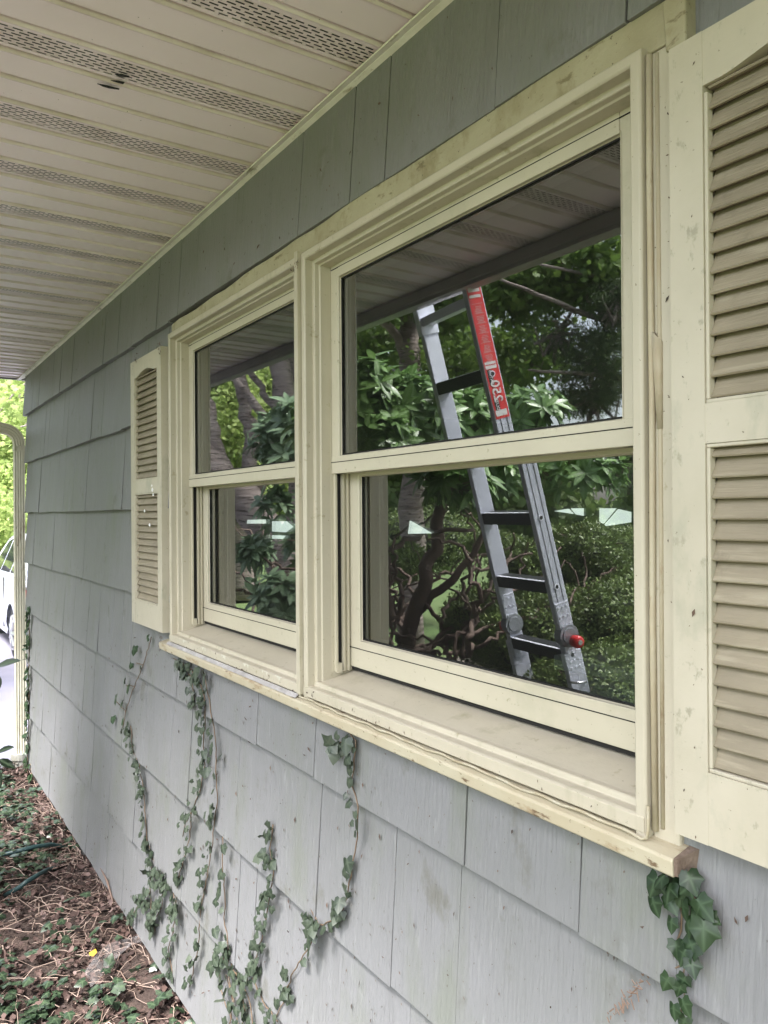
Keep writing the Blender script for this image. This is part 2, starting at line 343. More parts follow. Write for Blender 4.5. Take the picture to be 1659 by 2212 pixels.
# ================================================================== THE SETTING
# ground: one big sheet, then bed, driveway and lawn sheets just above
g = MB(); g.add([(-160, -160, -.04), (160, -160, -.04), (160, 160, -.04), (-160, 160, -.04)], [(0, 1, 2, 3)])
tag(g.build('lawn', M['grass']), kind='structure')
def sheet(name, pts, z, m_, n=1):
    b = MB(); b.add([(x, y, z) for x, y in pts], [tuple(range(len(pts)))]); return tag(b.build(name, m_), kind='structure')
sheet('driveway', [(-30, -2.3), (-6.3, -2.0), (-5.9, -1.2), (-5.75, .2), (-5.7, 14), (-30, 14)], -.03, M['asphalt'])  # yard-side strip is added to bounce light onto the wall's far end
sheet('bounce_sheet', [(-5.6, -1.5), (6, -1.5), (6, -6.2), (1, -6.8), (-4, -6.0), (-7.5, -5.2), (-8.5, -2.6), (-6.2, -2.3)], -.034, M['bounce_brown'])  # unseen grey-brown ground, added to keep green lawn bounce off the house
sheet('road', [(-60, -22), (10, -36), (10, -43), (-60, -29)], -.034, M['asphalt'])
# soil bed against the house: a bumpy sheet
nx, ny = 110, 40; b = MB(); vs_ = []
for j in range(ny+1):
    for i in range(nx+1):
        x = -5.8+7.8*i/nx; y = .06-2.6*j/ny
        z = .055+.02*math.sin(x*5+y*3)+.015*math.sin(x*11-y*7)+random.uniform(-.008, .008)-.02*max(0, -y-1)
        if -3.2 < x < -2.6 and y > -.25: z += .05*math.exp(-((x+2.9)/.2)**2-((y+.0)/.15)**2)
        if i in (0,) or j in (ny,): z = -.045
        vs_.append((x, y, z))
b.add(vs_, [(j*(nx+1)+i, (j+1)*(nx+1)+i, (j+1)*(nx+1)+i+1, j*(nx+1)+i+1) for j in range(ny) for i in range(nx)])
bed = tag(b.build('soil_bed', M['soil'], smooth=True), kind='structure')
def bedz(x, y): return .055+.02*math.sin(x*5+y*3)+.015*math.sin(x*11-y*7)

# ================================================================== THE HOUSE
house = empty('house', 'single-storey house wall in grey striated cedar shakes with cream trim under a deep vented eave', 'house', (0, 0, 0))
WX0, WX1 = -5.62, 2.2
HX0, HX1, HZ0, HZ1 = -2.66, -.634, 1.30, 2.425     # opening of the double window
# --- shakes
courses = [.115, .455, .795, 1.128, 1.447, 1.775, 2.105, 2.42, 2.712]
known = {7: [at(x, y)[0] for x, y in ((1379, 60), (1091, 120), (851, 250), (775, 400), (662, 400), (532, 500), (435, 590), (397, 600), (265, 700), (188, 760), (165, 770))],
         3: [at(1024, 1800)[0], at(1274, 1940)[0], at(570, 1560)[0], at(695, 1640)[0], at(395, 1490)[0]],
         2: [at(861, 1790)[0], at(1001, 1900)[0], at(1604, 2190)[0], at(647, 1750)[0], at(700, 1750)[0], at(523, 1700)[0], at(420, 1650)[0]],
         1: [at(891, 2150)[0], at(640, 2100)[0], at(560, 2000)[0], at(524, 1900)[0], at(300, 1700)[0]]}
sb = MB(); grooves = MB()
for ci in range(8):
    z0, z1 = courses[ci], courses[ci+1]
    xs = [WX0]+sorted(v for v in known.get(ci, []) if WX0+.08 < v < WX1-.1)+[WX1]
    seams = [WX0-(.04 if ci == 7 else 0)]
    for a, c in zip(xs[:-1], xs[1:]):
        gap = c-a
        if ci in known and a != WX0 and c != WX1 and gap < .62: seams.append(c); continue
        x = a
        while True:
            x += (random.choice([.22, .28, .34, .42]) if x > -2.6 and ci < 4 else random.choice([.12, .16, .2, .24, .3]))+random.uniform(-.03, .03)
            if x > c-.09: break
            seams.append(x)
        seams.append(c)
    for a, c in zip(seams[:-1], seams[1:]):
        yb = -.023-random.uniform(0, .005); yt = -.001-random.uniform(0, .0015)
        gp = random.choice([.0008, .0010, .0014, .0024]); dz = random.uniform(-.003, .002)
        pieces = [(a+gp, c-gp, z0+dz, z1+.02)]
        out = []
        for (p, q, r0, r1) in pieces:
            if r1 <= HZ0 or r0 >= HZ1 or q <= HX0 or p >= HX1: out.append((p, q, r0, r1)); continue
            if p < HX0: out.append((p, HX0, r0, r1))
            if q > HX1: out.append((HX1, q, r0, r1))
            pp, qq = max(p, HX0), min(q, HX1)
            if r0 < HZ0: out.append((pp, qq, r0, HZ0))
            if r1 > HZ1: out.append((pp, qq, HZ1, r1))
        for (p, q, r0, r1) in out:
            if q-p < .004: continue
            def yy(z): return yb+(yt-yb)*(z-z0)/(z1-z0+.02)
            sb.hexa([(p, yy(r0), r0), (q, yy(r0), r0), (q, .012, r0), (p, .012, r0), (p, yy(r1), r1), (q, yy(r1), r1), (q, .012, r1), (p, .012, r1)])
under(house, sb.build('siding', M['siding'], bevel=.0012))
# backing walls
wb = MB(); wb.box(WX0+.004, HX0, .01, .13, .02, 2.9); wb.box(HX1, WX1, .01, .13, .02, 2.9); wb.box(HX0, HX1, .01, .13, .02, HZ0); wb.box(HX0, HX1, .01, .13, HZ1, 2.9)
wb.box(WX0, WX0+.12, .131, 7.0, .02, 2.9); wb.box(WX1-.12, WX1, .131, 7, .02, 2.9)
under(house, wb.build('wall_core', mat('wall sheathing', (.10, .10, .095), .9)))
fb = MB(); fb.box(WX0+.03, WX1, .004, .12, -.1, .112); fb.box(WX0+.03, WX0+.15, .121, 7, -.1, .019); under(house, fb.build('foundation', mat('concrete', (.09, .085, .08), .9, bump=.4)))
# --- room behind the glass
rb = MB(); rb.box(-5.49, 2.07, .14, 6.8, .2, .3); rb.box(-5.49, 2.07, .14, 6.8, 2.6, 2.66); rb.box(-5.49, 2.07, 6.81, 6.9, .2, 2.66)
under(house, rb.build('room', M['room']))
# far windows seen through the room
def atx(x, y, X): d = ray(x, y); return CAM+d*X/d[0]
for poly in ([(537, 1123), (574, 1122), (575, 1131), (535, 1131)], [(590, 1126), (620, 1126), (634, 1138), (618, 1150), (590, 1148)], [(590, 1156), (617, 1157), (612, 1164), (590, 1164)], [(638, 1132), (660, 1128), (660, 1138), (646, 1139)],
             [(888, 1125), (934, 1152), (884, 1153)], [(1200, 1104), (1229, 1099), (1240, 1110)], [(1236, 1098), (1261, 1098), (1261, 1114), (1247, 1111)],
             [(1298, 1098), (1332, 1098), (1305, 1131), (1298, 1126)], [(1338, 1100), (1364, 1106), (1364, 1128), (1311, 1136), (1309, 1133)]):
    pw = MB(); pw.prism([atx(x, y, -5.47) for x, y in poly], (-.02, 0, 0))
    under(house, pw.build('end_window_pane', M['daywin']))
# dim furniture inside: a long desk under the far window
ft = MB(); ft.box(-1.6, -.1, .75, 1.6, 1.30, 1.34); ft.box(-1.55, -.15, .8, 1.55, .3, 1.30)
desk = tag(ft.build('desk', mat('pale desk', (.22, .24, .22), .6), bevel=.005), 'pale chest-high desk standing inside the room behind the right-hand window glass', 'desk')

# --- soffit
SX0, SX1 = -5.86, 2.4; SY0 = -.985
ox = -1.735       # a rib on which a vented strip starts
ribs = []
k0 = int(math.floor((SX0-ox)/PITCH)); k1 = int(math.ceil((SX1-ox)/PITCH))
prof = []
for k in range(k0, k1+1):
    x = ox+k*PITCH
    prof += [(x-.0075, 2.700), (x-.0055, 2.6955), (x-.001, 2.6945), (x+.0015, 2.700), (x+.003, 2.712), (x+.008, 2.713), (x+.0095, 2.700)]
prof = [(min(max(x, SX0), SX1), z) for x, z in prof]
b = MB(); n = len(prof); ys = [SY0, -.66, -.33, -.004]
b.add([(x-ox, y, z+.0015*math.sin(7*y+3*x)) for y in ys for x, z in prof], [(j*n+i, j*n+i+1, (j+1)*n+i+1, (j+1)*n+i) for j in range(3) for i in range(n-1)])
sof = b.build('soffit', M['soffit']); sof.location = (ox, 0, 0); sof.parent = house
b = MB(); b.extrude_x([(-.0055, 2.712), (-.0055, 2.690), (-.030, 2.6895), (-.031, 2.6925), (-.012, 2.6935), (-.011, 2.712)], SX0, SX1)
b.extrude_x([(-.0165, 2.689), (-.0035, 2.684), (-.0035, 2.690), (-.017, 2.6915)], SX0+.1, SX1)
under(house, b.build('soffit_trim', mat('trim channel', (.80, .76, .70), .5, col2=(.68, .64, .56), scale=12, stains=[(25, (.3, 1, 1), .6, .7, (.30, .25, .17))], bump=.3, bscale=20)))
b = MB(); b.extrude_x([(SY0-.03, 2.640), (SY0-.002, 2.640), (SY0-.002, 2.655), (SY0+.012, 2.655), (SY0+.012, 2.694), (SY0+.001, 2.694), (SY0+.001, 2.80), (SY0-.03, 2.80)], SX0, SX1)
b.box(SX0-.02, SX0-.001, SY0-.03, .3, 2.692, 2.86)
under(house, b.build('fascia', M['gutter']))
# K-style gutter
b = MB(); yo = SY0-.031
b.extrude_x([(yo, 2.66), (yo-.07, 2.66), (yo-.085, 2.70), (yo-.115, 2.73), (yo-.115, 2.785), (yo-.105, 2.785), (yo-.105, 2.735), (yo-.077, 2.705), (yo-.065, 2.668), (yo-.004, 2.668), (yo-.004, 2.79), (yo, 2.79)], SX0, SX1)
under(house, b.build('gutter', M['gutter']))
b = MB(); b.add([(SX0-.03, SY0-.05, 2.81), (SX1, SY0-.05, 2.81), (SX1, 7.2, 4.6), (SX0-.03, 7.2, 4.6), (SX0-.03, SY0-.05, 2.85), (SX1, SY0-.05, 2.85), (SX1, 7.2, 4.64), (SX0-.03, 7.2, 4.64)],
      [(0, 3, 2, 1), (4, 5, 6, 7), (0, 1, 5, 4), (1, 2, 6, 5), (2, 3, 7, 6), (3, 0, 4, 7)])
b.box(SX0, SX0+.02, -.9, 7.1, 2.87, 3.0); b.box(WX0+.01, WX1-.01, .14, 7, 2.91, 2.93)
under(house, b.build('roof', mat('roof shingle', (.07, .068, .066), .9, bump=.6)))

for poly in ([(248, 160), (262, 159), (279, 164), (281, 167), (264, 165), (256, 163)], [(239, 173), (256, 174), (269, 177), (266, 181), (255, 178)], [(210, 180), (232, 184), (258, 191), (257, 193), (236, 190), (222, 186)]):
    b = MB(); b.prism([atz(x, y, 2.6935) for x, y in poly], (0, 0, -.0012)); under(house, b.build('torn_patch', M['dark']))
# --- wood casing around the pair of windows
FX = [(-2.628, -1.668), (-1.648, -.672)]; FZ0, FZ1 = 1.335, 2.372
YF = -.036
b = MB()
segs = 26; top = []      # uneven hand-finished head casing
for i in range(segs+1):
    x = FX[0][0]-.0+(-.622-FX[0][0])*i/segs
    zt = 2.410+.022*min(1, i/16)+.0025*math.sin(i*1.7)+random.uniform(-.0015, .0015)
    yf = -.022-.002*math.sin(i*.9)
    top.append([(x, yf, FZ1-.006), (x, yf+.001, zt-.004), (x, -.010, zt), (x, .005, zt), (x, .005, FZ1-.006)])
vs_ = [p for r_ in top for p in r_]; b.add(vs_, [(i*5+j, i*5+(j+1) % 5, (i+1)*5+(j+1) % 5, (i+1)*5+j) for i in range(segs) for j in range(5)]+[(4, 3, 2, 1, 0), tuple(segs*5+j for j in range(5))])
b.hexa([(-.640, -.026, 2.352), (-.607, -.030, 2.345), (-.607, .0, 2.345), (-.640, .0, 2.352), (-.645, -.026, 2.418), (-.612, -.024, 2.440), (-.612, .0, 2.440), (-.645, 0, 2.42)])
under(house, b.build('head_casing', M['casing'], smooth=False, bevel=.003))
for bx in ((-.672, -.630, -.022, .01, 1.31, FZ1-.008), (-2.655, -2.631, -.012, .01, 1.31, 2.40)):
    b = MB(); b.box(*bx); under(house, b.build('side_casing', M['cream'], bevel=.004))
b = MB(); b.tube([(-.6655, -.0245, 1.325), (-.667, -.025, 1.6), (-.6655, -.0245, 1.9), (-.6665, -.025, 2.2), (-.666, -.0245, 2.362)], .0045, 8)
under(house, b.build('caulk_bead', M['caulk'], smooth=True)); b = MB()
b.tube([(-.6555, -.0215, 1.33), (-.6545, -.0215, 1.8), (-.6555, -.0215, 2.36)], .0034, 8)
under(house, b.build('caulk_bead', M['caulk'], smooth=True)); b = MB()
# loose strip of caulk hanging beside the frame
b.hexa([(-.657, -.026, 1.86), (-.651, -.024, 1.86), (-.651, -.020, 1.86), (-.657, -.022, 1.86), (-.661, -.031, 1.99), (-.650, -.024, 1.975), (-.650, -.020, 1.975), (-.661, -.024, 1.99)])
under(house, b.build('loose_caulk', M['caulk'], smooth=True))

M['crackm'] = mat('dirty paint crack', (.17, .115, .065), .8)
for pts in ([(1396, 750), (1399, 775), (1404, 797), (1415, 812), (1420, 835), (1421, 862), (1417, 900), (1415, 935)], [(1394, 742), (1391, 780), (1390, 840), (1392, 900), (1390, 968), (1397, 978), (1405, 966)], [(1396, 985), (1397, 1040), (1395, 1100)], [(1397, 640), (1395, 690), (1397, 742)], [(1402, 1500), (1405, 1600), (1403, 1700)]):
    b = MB(); b.tube([at(x+random.uniform(-1, 1), y, -.0222) for x, y in pts], [random.uniform(.0005, .0013) for _ in pts], 5); under(house, b.build('paint_crack', M['crackm']))

# --- windows
def ring(b, x0, x1, z0, z1, prof, mi=0, closed_bottom=True):
    """mitred ring; prof = [(inset, y)] open chain"""
    def loop(d, y): return [(x0+d, y, z0+d), (x1-d, y, z0+d), (x1-d, y, z1-d), (x0+d, y, z1-d)]
    vs = [p for d, y in prof for p in loop(d, y)]
    fs = []
    for k in range(len(prof)-1):
        for j in range(4):
            if j == 0 and not closed_bottom: continue
            fs.append((k*4+j, (k+1)*4+j, (k+1)*4+(j+1) % 4, k*4+(j+1) % 4))
    b.add(vs, fs, mi)
def dgroove(b, x0, x1, y, z, h=.0016): b.box(x0, x1, y-.0006, y+.003, z-h/2, z+h/2)
windows = []
for wi, (x0, x1) in enumerate(FX):
    b = MB()
    # outer frame: nose, return, step, jamb liner (no bottom; the sill stands there)
    ring(b, x0, x1, FZ0-.05, FZ1, [(0, .0), (0, YF+.003), (.003, YF), (.016, YF), (.0185, YF+.003), (.019, -.014), (.027, -.014), (.028, -.012), (.029, -.002), (.032, .000), (.033, .022), (.033, .095)], closed_bottom=False)
    if wi == 0: b.box(x1+.0025, x1+.0175, YF-.008, YF+.02, 1.322, FZ1+.006)   # H bar between the two units
    b.box(x1-.004, x1+.004, .0, .1, FZ0-.04, FZ1+.04) if wi == 0 else None
    fr = b.build('window', M['cream'], bevel=.0012); under(house, fr)
    fr['label'] = ['left double-hung window unit with cream frame beside the far shutter', 'right double-hung window unit, the nearer and larger in view'][wi]
    def wp(o): o.parent = fr; return o
    # side jamb tracks below the upper sash
    jx0, jx1 = x0+.033, x1-.033
    for sx, e in ((jx0, 1), (jx1, -1)):
        tr = MB()
        for (o_, y0, y1, mi) in ((.0, .024, .031, 0), (.009, .031, .036, 0), (.0005, .036, .050, 1), (.010, .050, .055, 0), (.004, .055, .062, 0), (.012, .062, .066, 0), (.006, .066, .075, 0)):
            a_, c_ = sorted((sx, sx+e*(o_+.001))); tr.box(a_, c_, y0, y1, 1.375, 2.33, mi)
        a_, c_ = sorted((sx, sx+e*.012)); tr.box(a_, c_, .034, .046, 1.372, 1.395, 0)
        wp(tr.build('jamb_track', [M['vinyl'], M['dark']]))
    # upper sash
    ux0, ux1, uz0, uz1 = x0+.0352, x1-.0352, 1.846, 2.343
    gx0, gx1, gz0, gz1 = x0+.0735, x1-.087, 1.889, 2.306
    def sash(xa, xb, za, zb, ga, gb, gc, gd, yf, yd, name, groove_z, botlip):
        s = MB()
        e = .002
        # stiles run full height, rails butt between them, 1 mm proud so the joints read
        s.box(xa, ga-.002, yf, yd, za, zb); s.box(gb+.002, xb, yf, yd, za, zb)
        s.box(ga-.002, gb+.002, yf-.0012, yd, za, gc-.002) if botlip else s.box(xa-.0005, xb+.0005, yf-.0012, yd, za, gc-.002)
        s.box(ga-.002, gb+.002, yf-.0012, yd, gd+.002, zb)
        # glazing bead, sloped in towards the pane
        for (d0, d1, y0, y1) in ((-.0055, 0, yf-.0012, yf+.008),):
            ringv = [(ga+d0, gc+d0, y0), (gb-d0, gc+d0, y0), (gb-d0, gd-d0, y0), (ga+d0, gd-d0, y0), (ga, gc, y1), (gb, gc, y1), (gb, gd, y1), (ga, gd, y1)]
            s.add([(x_, y_, z_) for x_, z_, y_ in ringv], [(j, 4+j, 4+(j+1) % 4, (j+1) % 4) for j in range(4)])
        o = wp(s.build(name, M['vinyl'], bevel=.0015))
        return o
    us = sash(ux0, ux1, uz0, uz1, gx0, gx1, gz0, gz1, .026, .052, 'sash', None, False)
    us['label'] = 'upper sash'
    d = MB(); dgroove(d, ux0, ux1, .0245, 1.873); dgroove(d, ux0+.004, ux1, .0245, 2.330, .0012); d.box(ux0+.002, ux1, .030, .050, uz1+.0005, 2.3385+.006)
    d.box(gx0, gx1, .0325, .036, gz0, gz0+.003); d.box(gx0, gx0+.002, .0325, .036, gz0, gz1); d.box(gx0, gx1, .0325, .036, gz1-.0025, gz1)
    wp(d.build('gasket', M['dark']))
    # lower sash, one track further in
    lx0, lx1, lz0, lz1 = x0+.040, x1-.040, 1.385, 1.872
    hx0, hx1, hz0, hz1 = x0+.087, x1-.094, 1.452, 1.838
    ls = sash(lx0, lx1, lz0, lz1, hx0, hx1, hz0, hz1, .071, .097, 'sash', None, True)
    ls['label'] = 'lower sash, set deeper'
    d = MB(); dgroove(d, lx0, lx1, .0695, 1.431); d.box(lx0, lx1, .076, .09, 1.376, 1.3848); d.box(hx0, hx0+.0018, .0775, .081, hz0, hz1); d.box(hx0, hx1, .0775, .081, hz0, hz0+.0025)
    wp(d.build('gasket', M['dark']))
    # panes: two sheets of glass with a gap
    for nm, a_, c_, e_, f_, y_ in (('glass_pane', gx0, gx1, gz0, gz1, .037), ('glass_pane', hx0, hx1, hz0, hz1, .082)):
        for q, (yy_, mk) in enumerate(((y_, 'glass1'), (y_+.0165, 'glass2'))):
            p = MB(); p.add([(a_-.006, yy_, e_-.006), (c_+.006, yy_, e_-.006), (c_+.006, yy_, f_+.006), (a_-.006, yy_, f_+.006)], [(0, 1, 2, 3)])
            wp(p.build(nm, M[mk]))
    # sill: sloping pan, ridge, channel, nose
    s = MB(); s.extrude_x([(.10, 1.383), (.10, 1.33), (YF+.004, 1.318), (YF-.001, 1.321), (YF-.0015, 1.341), (YF+.003, 1.3435), (-.0175, 1.3445), (-.0155, 1.3525), (-.0125, 1.3545), (-.010, 1.3525), (.0, 1.3535), (.10, 1.376)], x0+.0025, x1-.0025)
    wp(s.build('sill', M['cream'], bevel=.001))
    windows.append(fr)
# long wrapped sill board below both windows
b = MB(); sx0, sx1 = -2.70, -.622
b.extrude_x([(.012, 1.322), (.012, 1.285), (-.046, 1.284), (-.0485, 1.286), (-.050, 1.305), (-.047, 1.3085), (-.034, 1.313)], sx0, sx1, seg=1)
under(house, b.build('sill_board', M['sillwrap'], bevel=.0015))
b = MB()
b.hexa([(sx1+.0005, -.046, 1.286), (sx1+.004, -.044, 1.286), (sx1+.012, -.012, 1.286), (sx1+.0005, -.012, 1.286), (sx1+.0005, -.047, 1.309), (sx1+.004, -.045, 1.309), (sx1+.015, -.012, 1.318), (sx1+.0005, -.012, 1.318)])
under(house, b.build('sill_end', mat('bare rotten wood', (.22, .165, .13), .8, col2=(.11, .075, .055), scale=40, bump=.6)))
# caulk ribbon in front of the sill noses, wavy and lifting; foil under the left unit
b = MB(); pts = []
for i in range(70):
    x = FX[1][0]-.01+(FX[1][1]-FX[1][0]+.008)*i/69
    pts.append((x, -.0415+.0012*math.sin(i*.7)-.002*math.exp(-((i-25)/4)**2), 1.3165+.0012*math.sin(i*.33)-.0012*math.sin(i*1.1)))
pts += [(FX[1][1]+.004, -.040, 1.318), (FX[1][1]+.006, -.039, 1.33), (FX[1][1]+.0055, -.038, 1.36)]
b.tube(pts, .0024, 7)
under(house, b.build('sealant', mat('cream sealant', (.46, .43, .33), .5, col2=(.34, .28, .18), scale=25), smooth=True))
b = MB(); n_ = 60; vv = []
for i in range(n_+1):
    x = FX[0][0]+(FX[0][1]-FX[0][0])*i/n_
    vv += [(x, -.0385, 1.3195), (x, -.0425+random.uniform(-.0007, .0007), 1.316+random.uniform(-.001, .001)), (x, -.047, 1.3105+random.uniform(-.0006, .0006))]
b.add(vv, [(i*3+j, (i+1)*3+j, (i+1)*3+j+1, i*3+j+1) for i in range(n_) for j in range(2)])
under(house, b.build('flashing_tape', M['foil']))
# peeling film marks hanging on the left sill nose
for cx in (-2.47, -2.30, -2.14, -1.98, -1.86, -1.78):
    b = MB(); x = cx-.02; top_ = []; bot_ = []
    for q in range(9):
        x += random.uniform(.003, .006); top_.append((x, YF-.0022, 1.3435)); bot_.append((x+random.uniform(-.002, .002), YF-.0026, 1.3432-random.choice([.0008, .0012, .008, .011])))
    for q in range(8): b.add([top_[q], top_[q+1], bot_[q+1], bot_[q]], [(0, 1, 2, 3)])
    under(house, b.build('peeling_film', M['film']))

# --- shutters
def make_shutter(xa, xb, yf, arch):
    """panelled louvre shutter: frame with two louvred openings, upper one with a scalloped head"""
    z0, z1 = 1.343, 2.337; st = .047; la, lb = xa+st, xb-st
    ops = [(1.432, 1.833, False), (1.882, 2.262, True)]
    f = MB()
    f.box(xa, la, yf, -.003, z0, z1); f.box(lb, xb, yf, -.003, z0, z1)
    f.box(la, lb, yf+.0004, -.004, z0+.0003, ops[0][0]); f.box(la, lb, yf+.0004, -.004, ops[0][1], ops[1][0])
    # scalloped top rail
    n = 24; poly = []
    for i in range(n+1):
        u = i/n; x = la+(lb-la)*u
        h = .020+.017*(.5-.5*math.cos(2*math.pi*min(max((u-.10)/.80, 0), 1)))**.6
        poly.append((x, yf+.0004, ops[1][1]-.012+h))
    for i in range(n):
        p, q = poly[i], poly[i+1]
        f.hexa([p, q, (q[0], -.004, q[2]), (p[0], -.004, p[2]), (p[0], yf+.0004, z1-.0003), (q[0], yf+.0004, z1-.0003), (q[0], -.004, z1-.0003), (p[0], -.004, z1-.0003)])
    fo = f.build('shutter', M['shutter'])
    mb = MB()    # moulding lip round each opening
    for (a, c, ar) in ops:
        t = .005
        mb.box(la, la+t, yf+.002, yf+.014, a+t, c-(.0 if ar else t)); mb.box(lb-t, lb, yf+.002, yf+.014, a+t, c-(.0 if ar else t))
        mb.box(la, lb, yf+.002, yf+.014, a, a+t)
        if not ar: mb.box(la, lb, yf+.002, yf+.014, c-t, c)
    mo = mb.build('moulding', M['shutter'], bevel=.0015); mo.parent = fo
    for (a, c, ar) in ops:
        l = MB(); z = a+.006; top_ = c+(.010 if ar else 0)
        while z < top_-.004:
            zt = min(z+.030, top_)
            # slat: slopes from proud lower edge up and back; rounded nose
            pr = [(yf+.006, z), (yf+.0045, z+.0018), (yf+.0065, z+.0042), (yf+.020, zt), (yf+.024, zt), (yf+.012, z+.001)]
            l.extrude_x(pr, la+.0045, lb-.0045); z += .0252
        l.box(la, lb, yf+.0245, yf+.0265, a, c+.04 if ar else c, 1)
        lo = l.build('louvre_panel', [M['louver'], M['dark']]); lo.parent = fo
    return fo
s1 = make_shutter(-3.035, -2.665, -.048, True); under(house, s1); s1['label'] = 'narrow-looking louvred shutter at the far side of the windows, white paint splashes on its lower slats'
s2 = make_shutter(-.6185, -.235, -.048, True); under(house, s2); s2['label'] = 'louvred shutter nearest the camera at the right edge'
# white paint splashes on the far shutter
for px, py, s_ in ((312, 1104, 1), (323, 1134, 1.1), (329, 1058, 1.3), (331, 1069, .9), (328, 1049, .8)):
    c = at(px, py, -.0487)
    k = 10; pts = [(c[0]+.012*s_*math.cos(a)*random.uniform(.6, 1), c[1], c[2]+.007*s_*math.sin(a)*random.uniform(.5, 1)) for a in [2*math.pi*i/k for i in range(k)]]
    b = MB(); b.add(pts, [tuple(range(k))]); under(house, b.build('paint_splash', M['white']))
# dark debris bits stuck to the wall, trim and soffit
pb = []; 
for i in range(1300):
    x = -5.5+5.2*random.random()**.7; z = random.uniform(.15, 1.28); 
    if random.random() < .12: z = random.uniform(2.45, 2.66)
    zc = max(c for c in courses if c <= z); pb.append((x, -.0295+.0225*min(1, (z-zc)/.35), z))
for i in range(60): pb.append((random.uniform(-2.6, -.7), -.0515 if 0 else -.0375, random.uniform(1.322, 1.34)))
for i in range(25): pb.append((random.uniform(-.645, -.63), -.0222, random.uniform(1.35, 2.33)))
for i in range(14): pb.append((random.uniform(-.61, -.575), -.0485, random.uniform(1.35, 2.33)))
for cx, cy, cz, k in ((-2.668, -.05, 2.338, 26), (-2.95, -.05, 2.338, 14), (-1.66, -.042, 2.345, 16), (-2.66, -.05, 1.325, 20), (-5.45, -.03, 2.66, 26), (-.63, -.03, 2.43, 12), (-2.70, -.045, 1.29, 12)):
    for _ in range(k): pb.append((cx+random.gauss(0, .012), cy-abs(random.gauss(0, .004)), cz+random.gauss(0, .008)))
pb = np.array(pb); n = len(pb)
d = np.stack([rng.normal(size=n)*.5, rng.normal(size=n)*.12, rng.normal(size=n)-.8], 1)
deb = leaves('debris_specks', pb, d, np.tile([0, -1., 0], (n, 1))+unit(n)*.3, rng.uniform(.004, .009, n)*rng.choice([.8, 1.1, 1.9], n)*np.where(pb[:, 0] > -1.3, .7, 1), T_quad(.4), mat('dark debris', (.06, .045, .04), .8, attr=(.13, .08, .055)))
tag(deb, 'tiny dark bits of plant debris stuck all over the grey wall and trim', 'debris', kind='stuff')

# --- downspout round the far corner
b = MB()
def duct(b, pts, w_, d_, fl=.0035):
    """ribbed rectangular pipe along pts"""
    base = []
    for i in range(5): base.append((-w_/2+w_*i/5, -d_/2)); base.append((-w_/2+w_*(i+.5)/5, -d_/2+fl))
    for i in range(4): base.append((w_/2, -d_/2+d_*i/4)); base.append((w_/2-fl, -d_/2+d_*(i+.5)/4))
    for i in range(5): base.append((w_/2-w_*i/5, d_/2)); base.append((w_/2-w_*(i+.5)/5, d_/2-fl))
    for i in range(4): base.append((-w_/2, d_/2-d_*i/4)); base.append((-w_/2+fl, d_/2-d_*(i+.5)/4))
    pts = [np.array(p, float) for p in pts]; vs = []; n = len(base)
    for i, p in enumerate(pts):
        t = pts[min(i+1, len(pts)-1)]-pts[max(i-1, 0)]; t /= np.linalg.norm(t)
        bx = np.array([1., 0, 0]); by = np.cross(t, bx)
        vs += [p+bx*u+by*v for u, v in base]
    b.add(vs, [(i*n+j, i*n+(j+1) % n, (i+1)*n+(j+1) % n, (i+1)*n+j) for i in range(len(pts)-1) for j in range(n)])
DX, DY = -5.715, -.040
duct(b, [(DX, DY, .14), (DX, DY, .8), (DX, DY, 1.5), (DX, DY, 2.24)], .075, .062)
dsp = b.build('downspout', M['down']); under(house, dsp)
b = MB(); ep = [(DX, DY, 2.235)]
for i in range(1, 9):
    a = i/8*R(78); ep.append((DX, DY-.10*(1-math.cos(a)), 2.235+.10*math.sin(a)+.001*(i % 2)))
ep += [(DX, -.35, 2.385), (DX, -.7, 2.47), (DX, -.98, 2.54), (DX, -1.06, 2.60), (DX, -1.065, 2.67)]
duct(b, ep, .080, .066, .003); o = b.build('elbow', M['down']); o.parent = dsp
b = MB(); b.box(DX-.042, DX+.055, DY-.035, DY-.0325, 2.19, 2.222); b.box(DX+.0385, DX+.041, DY-.035, .02, 2.19, 2.222); o = b.build('strap', M['down']); o.parent = dsp
b = MB(); b.tube([(DX, DY, -.03), (DX, DY, .12), (DX, DY, .125), (DX, DY, .165)], [.062, .056, .064, .064], 20); o = b.build('drain_boot', M['boot'], smooth=False); o.parent = dsp
# electrical-cable-thin vine behind the downspout comes with the ivy below

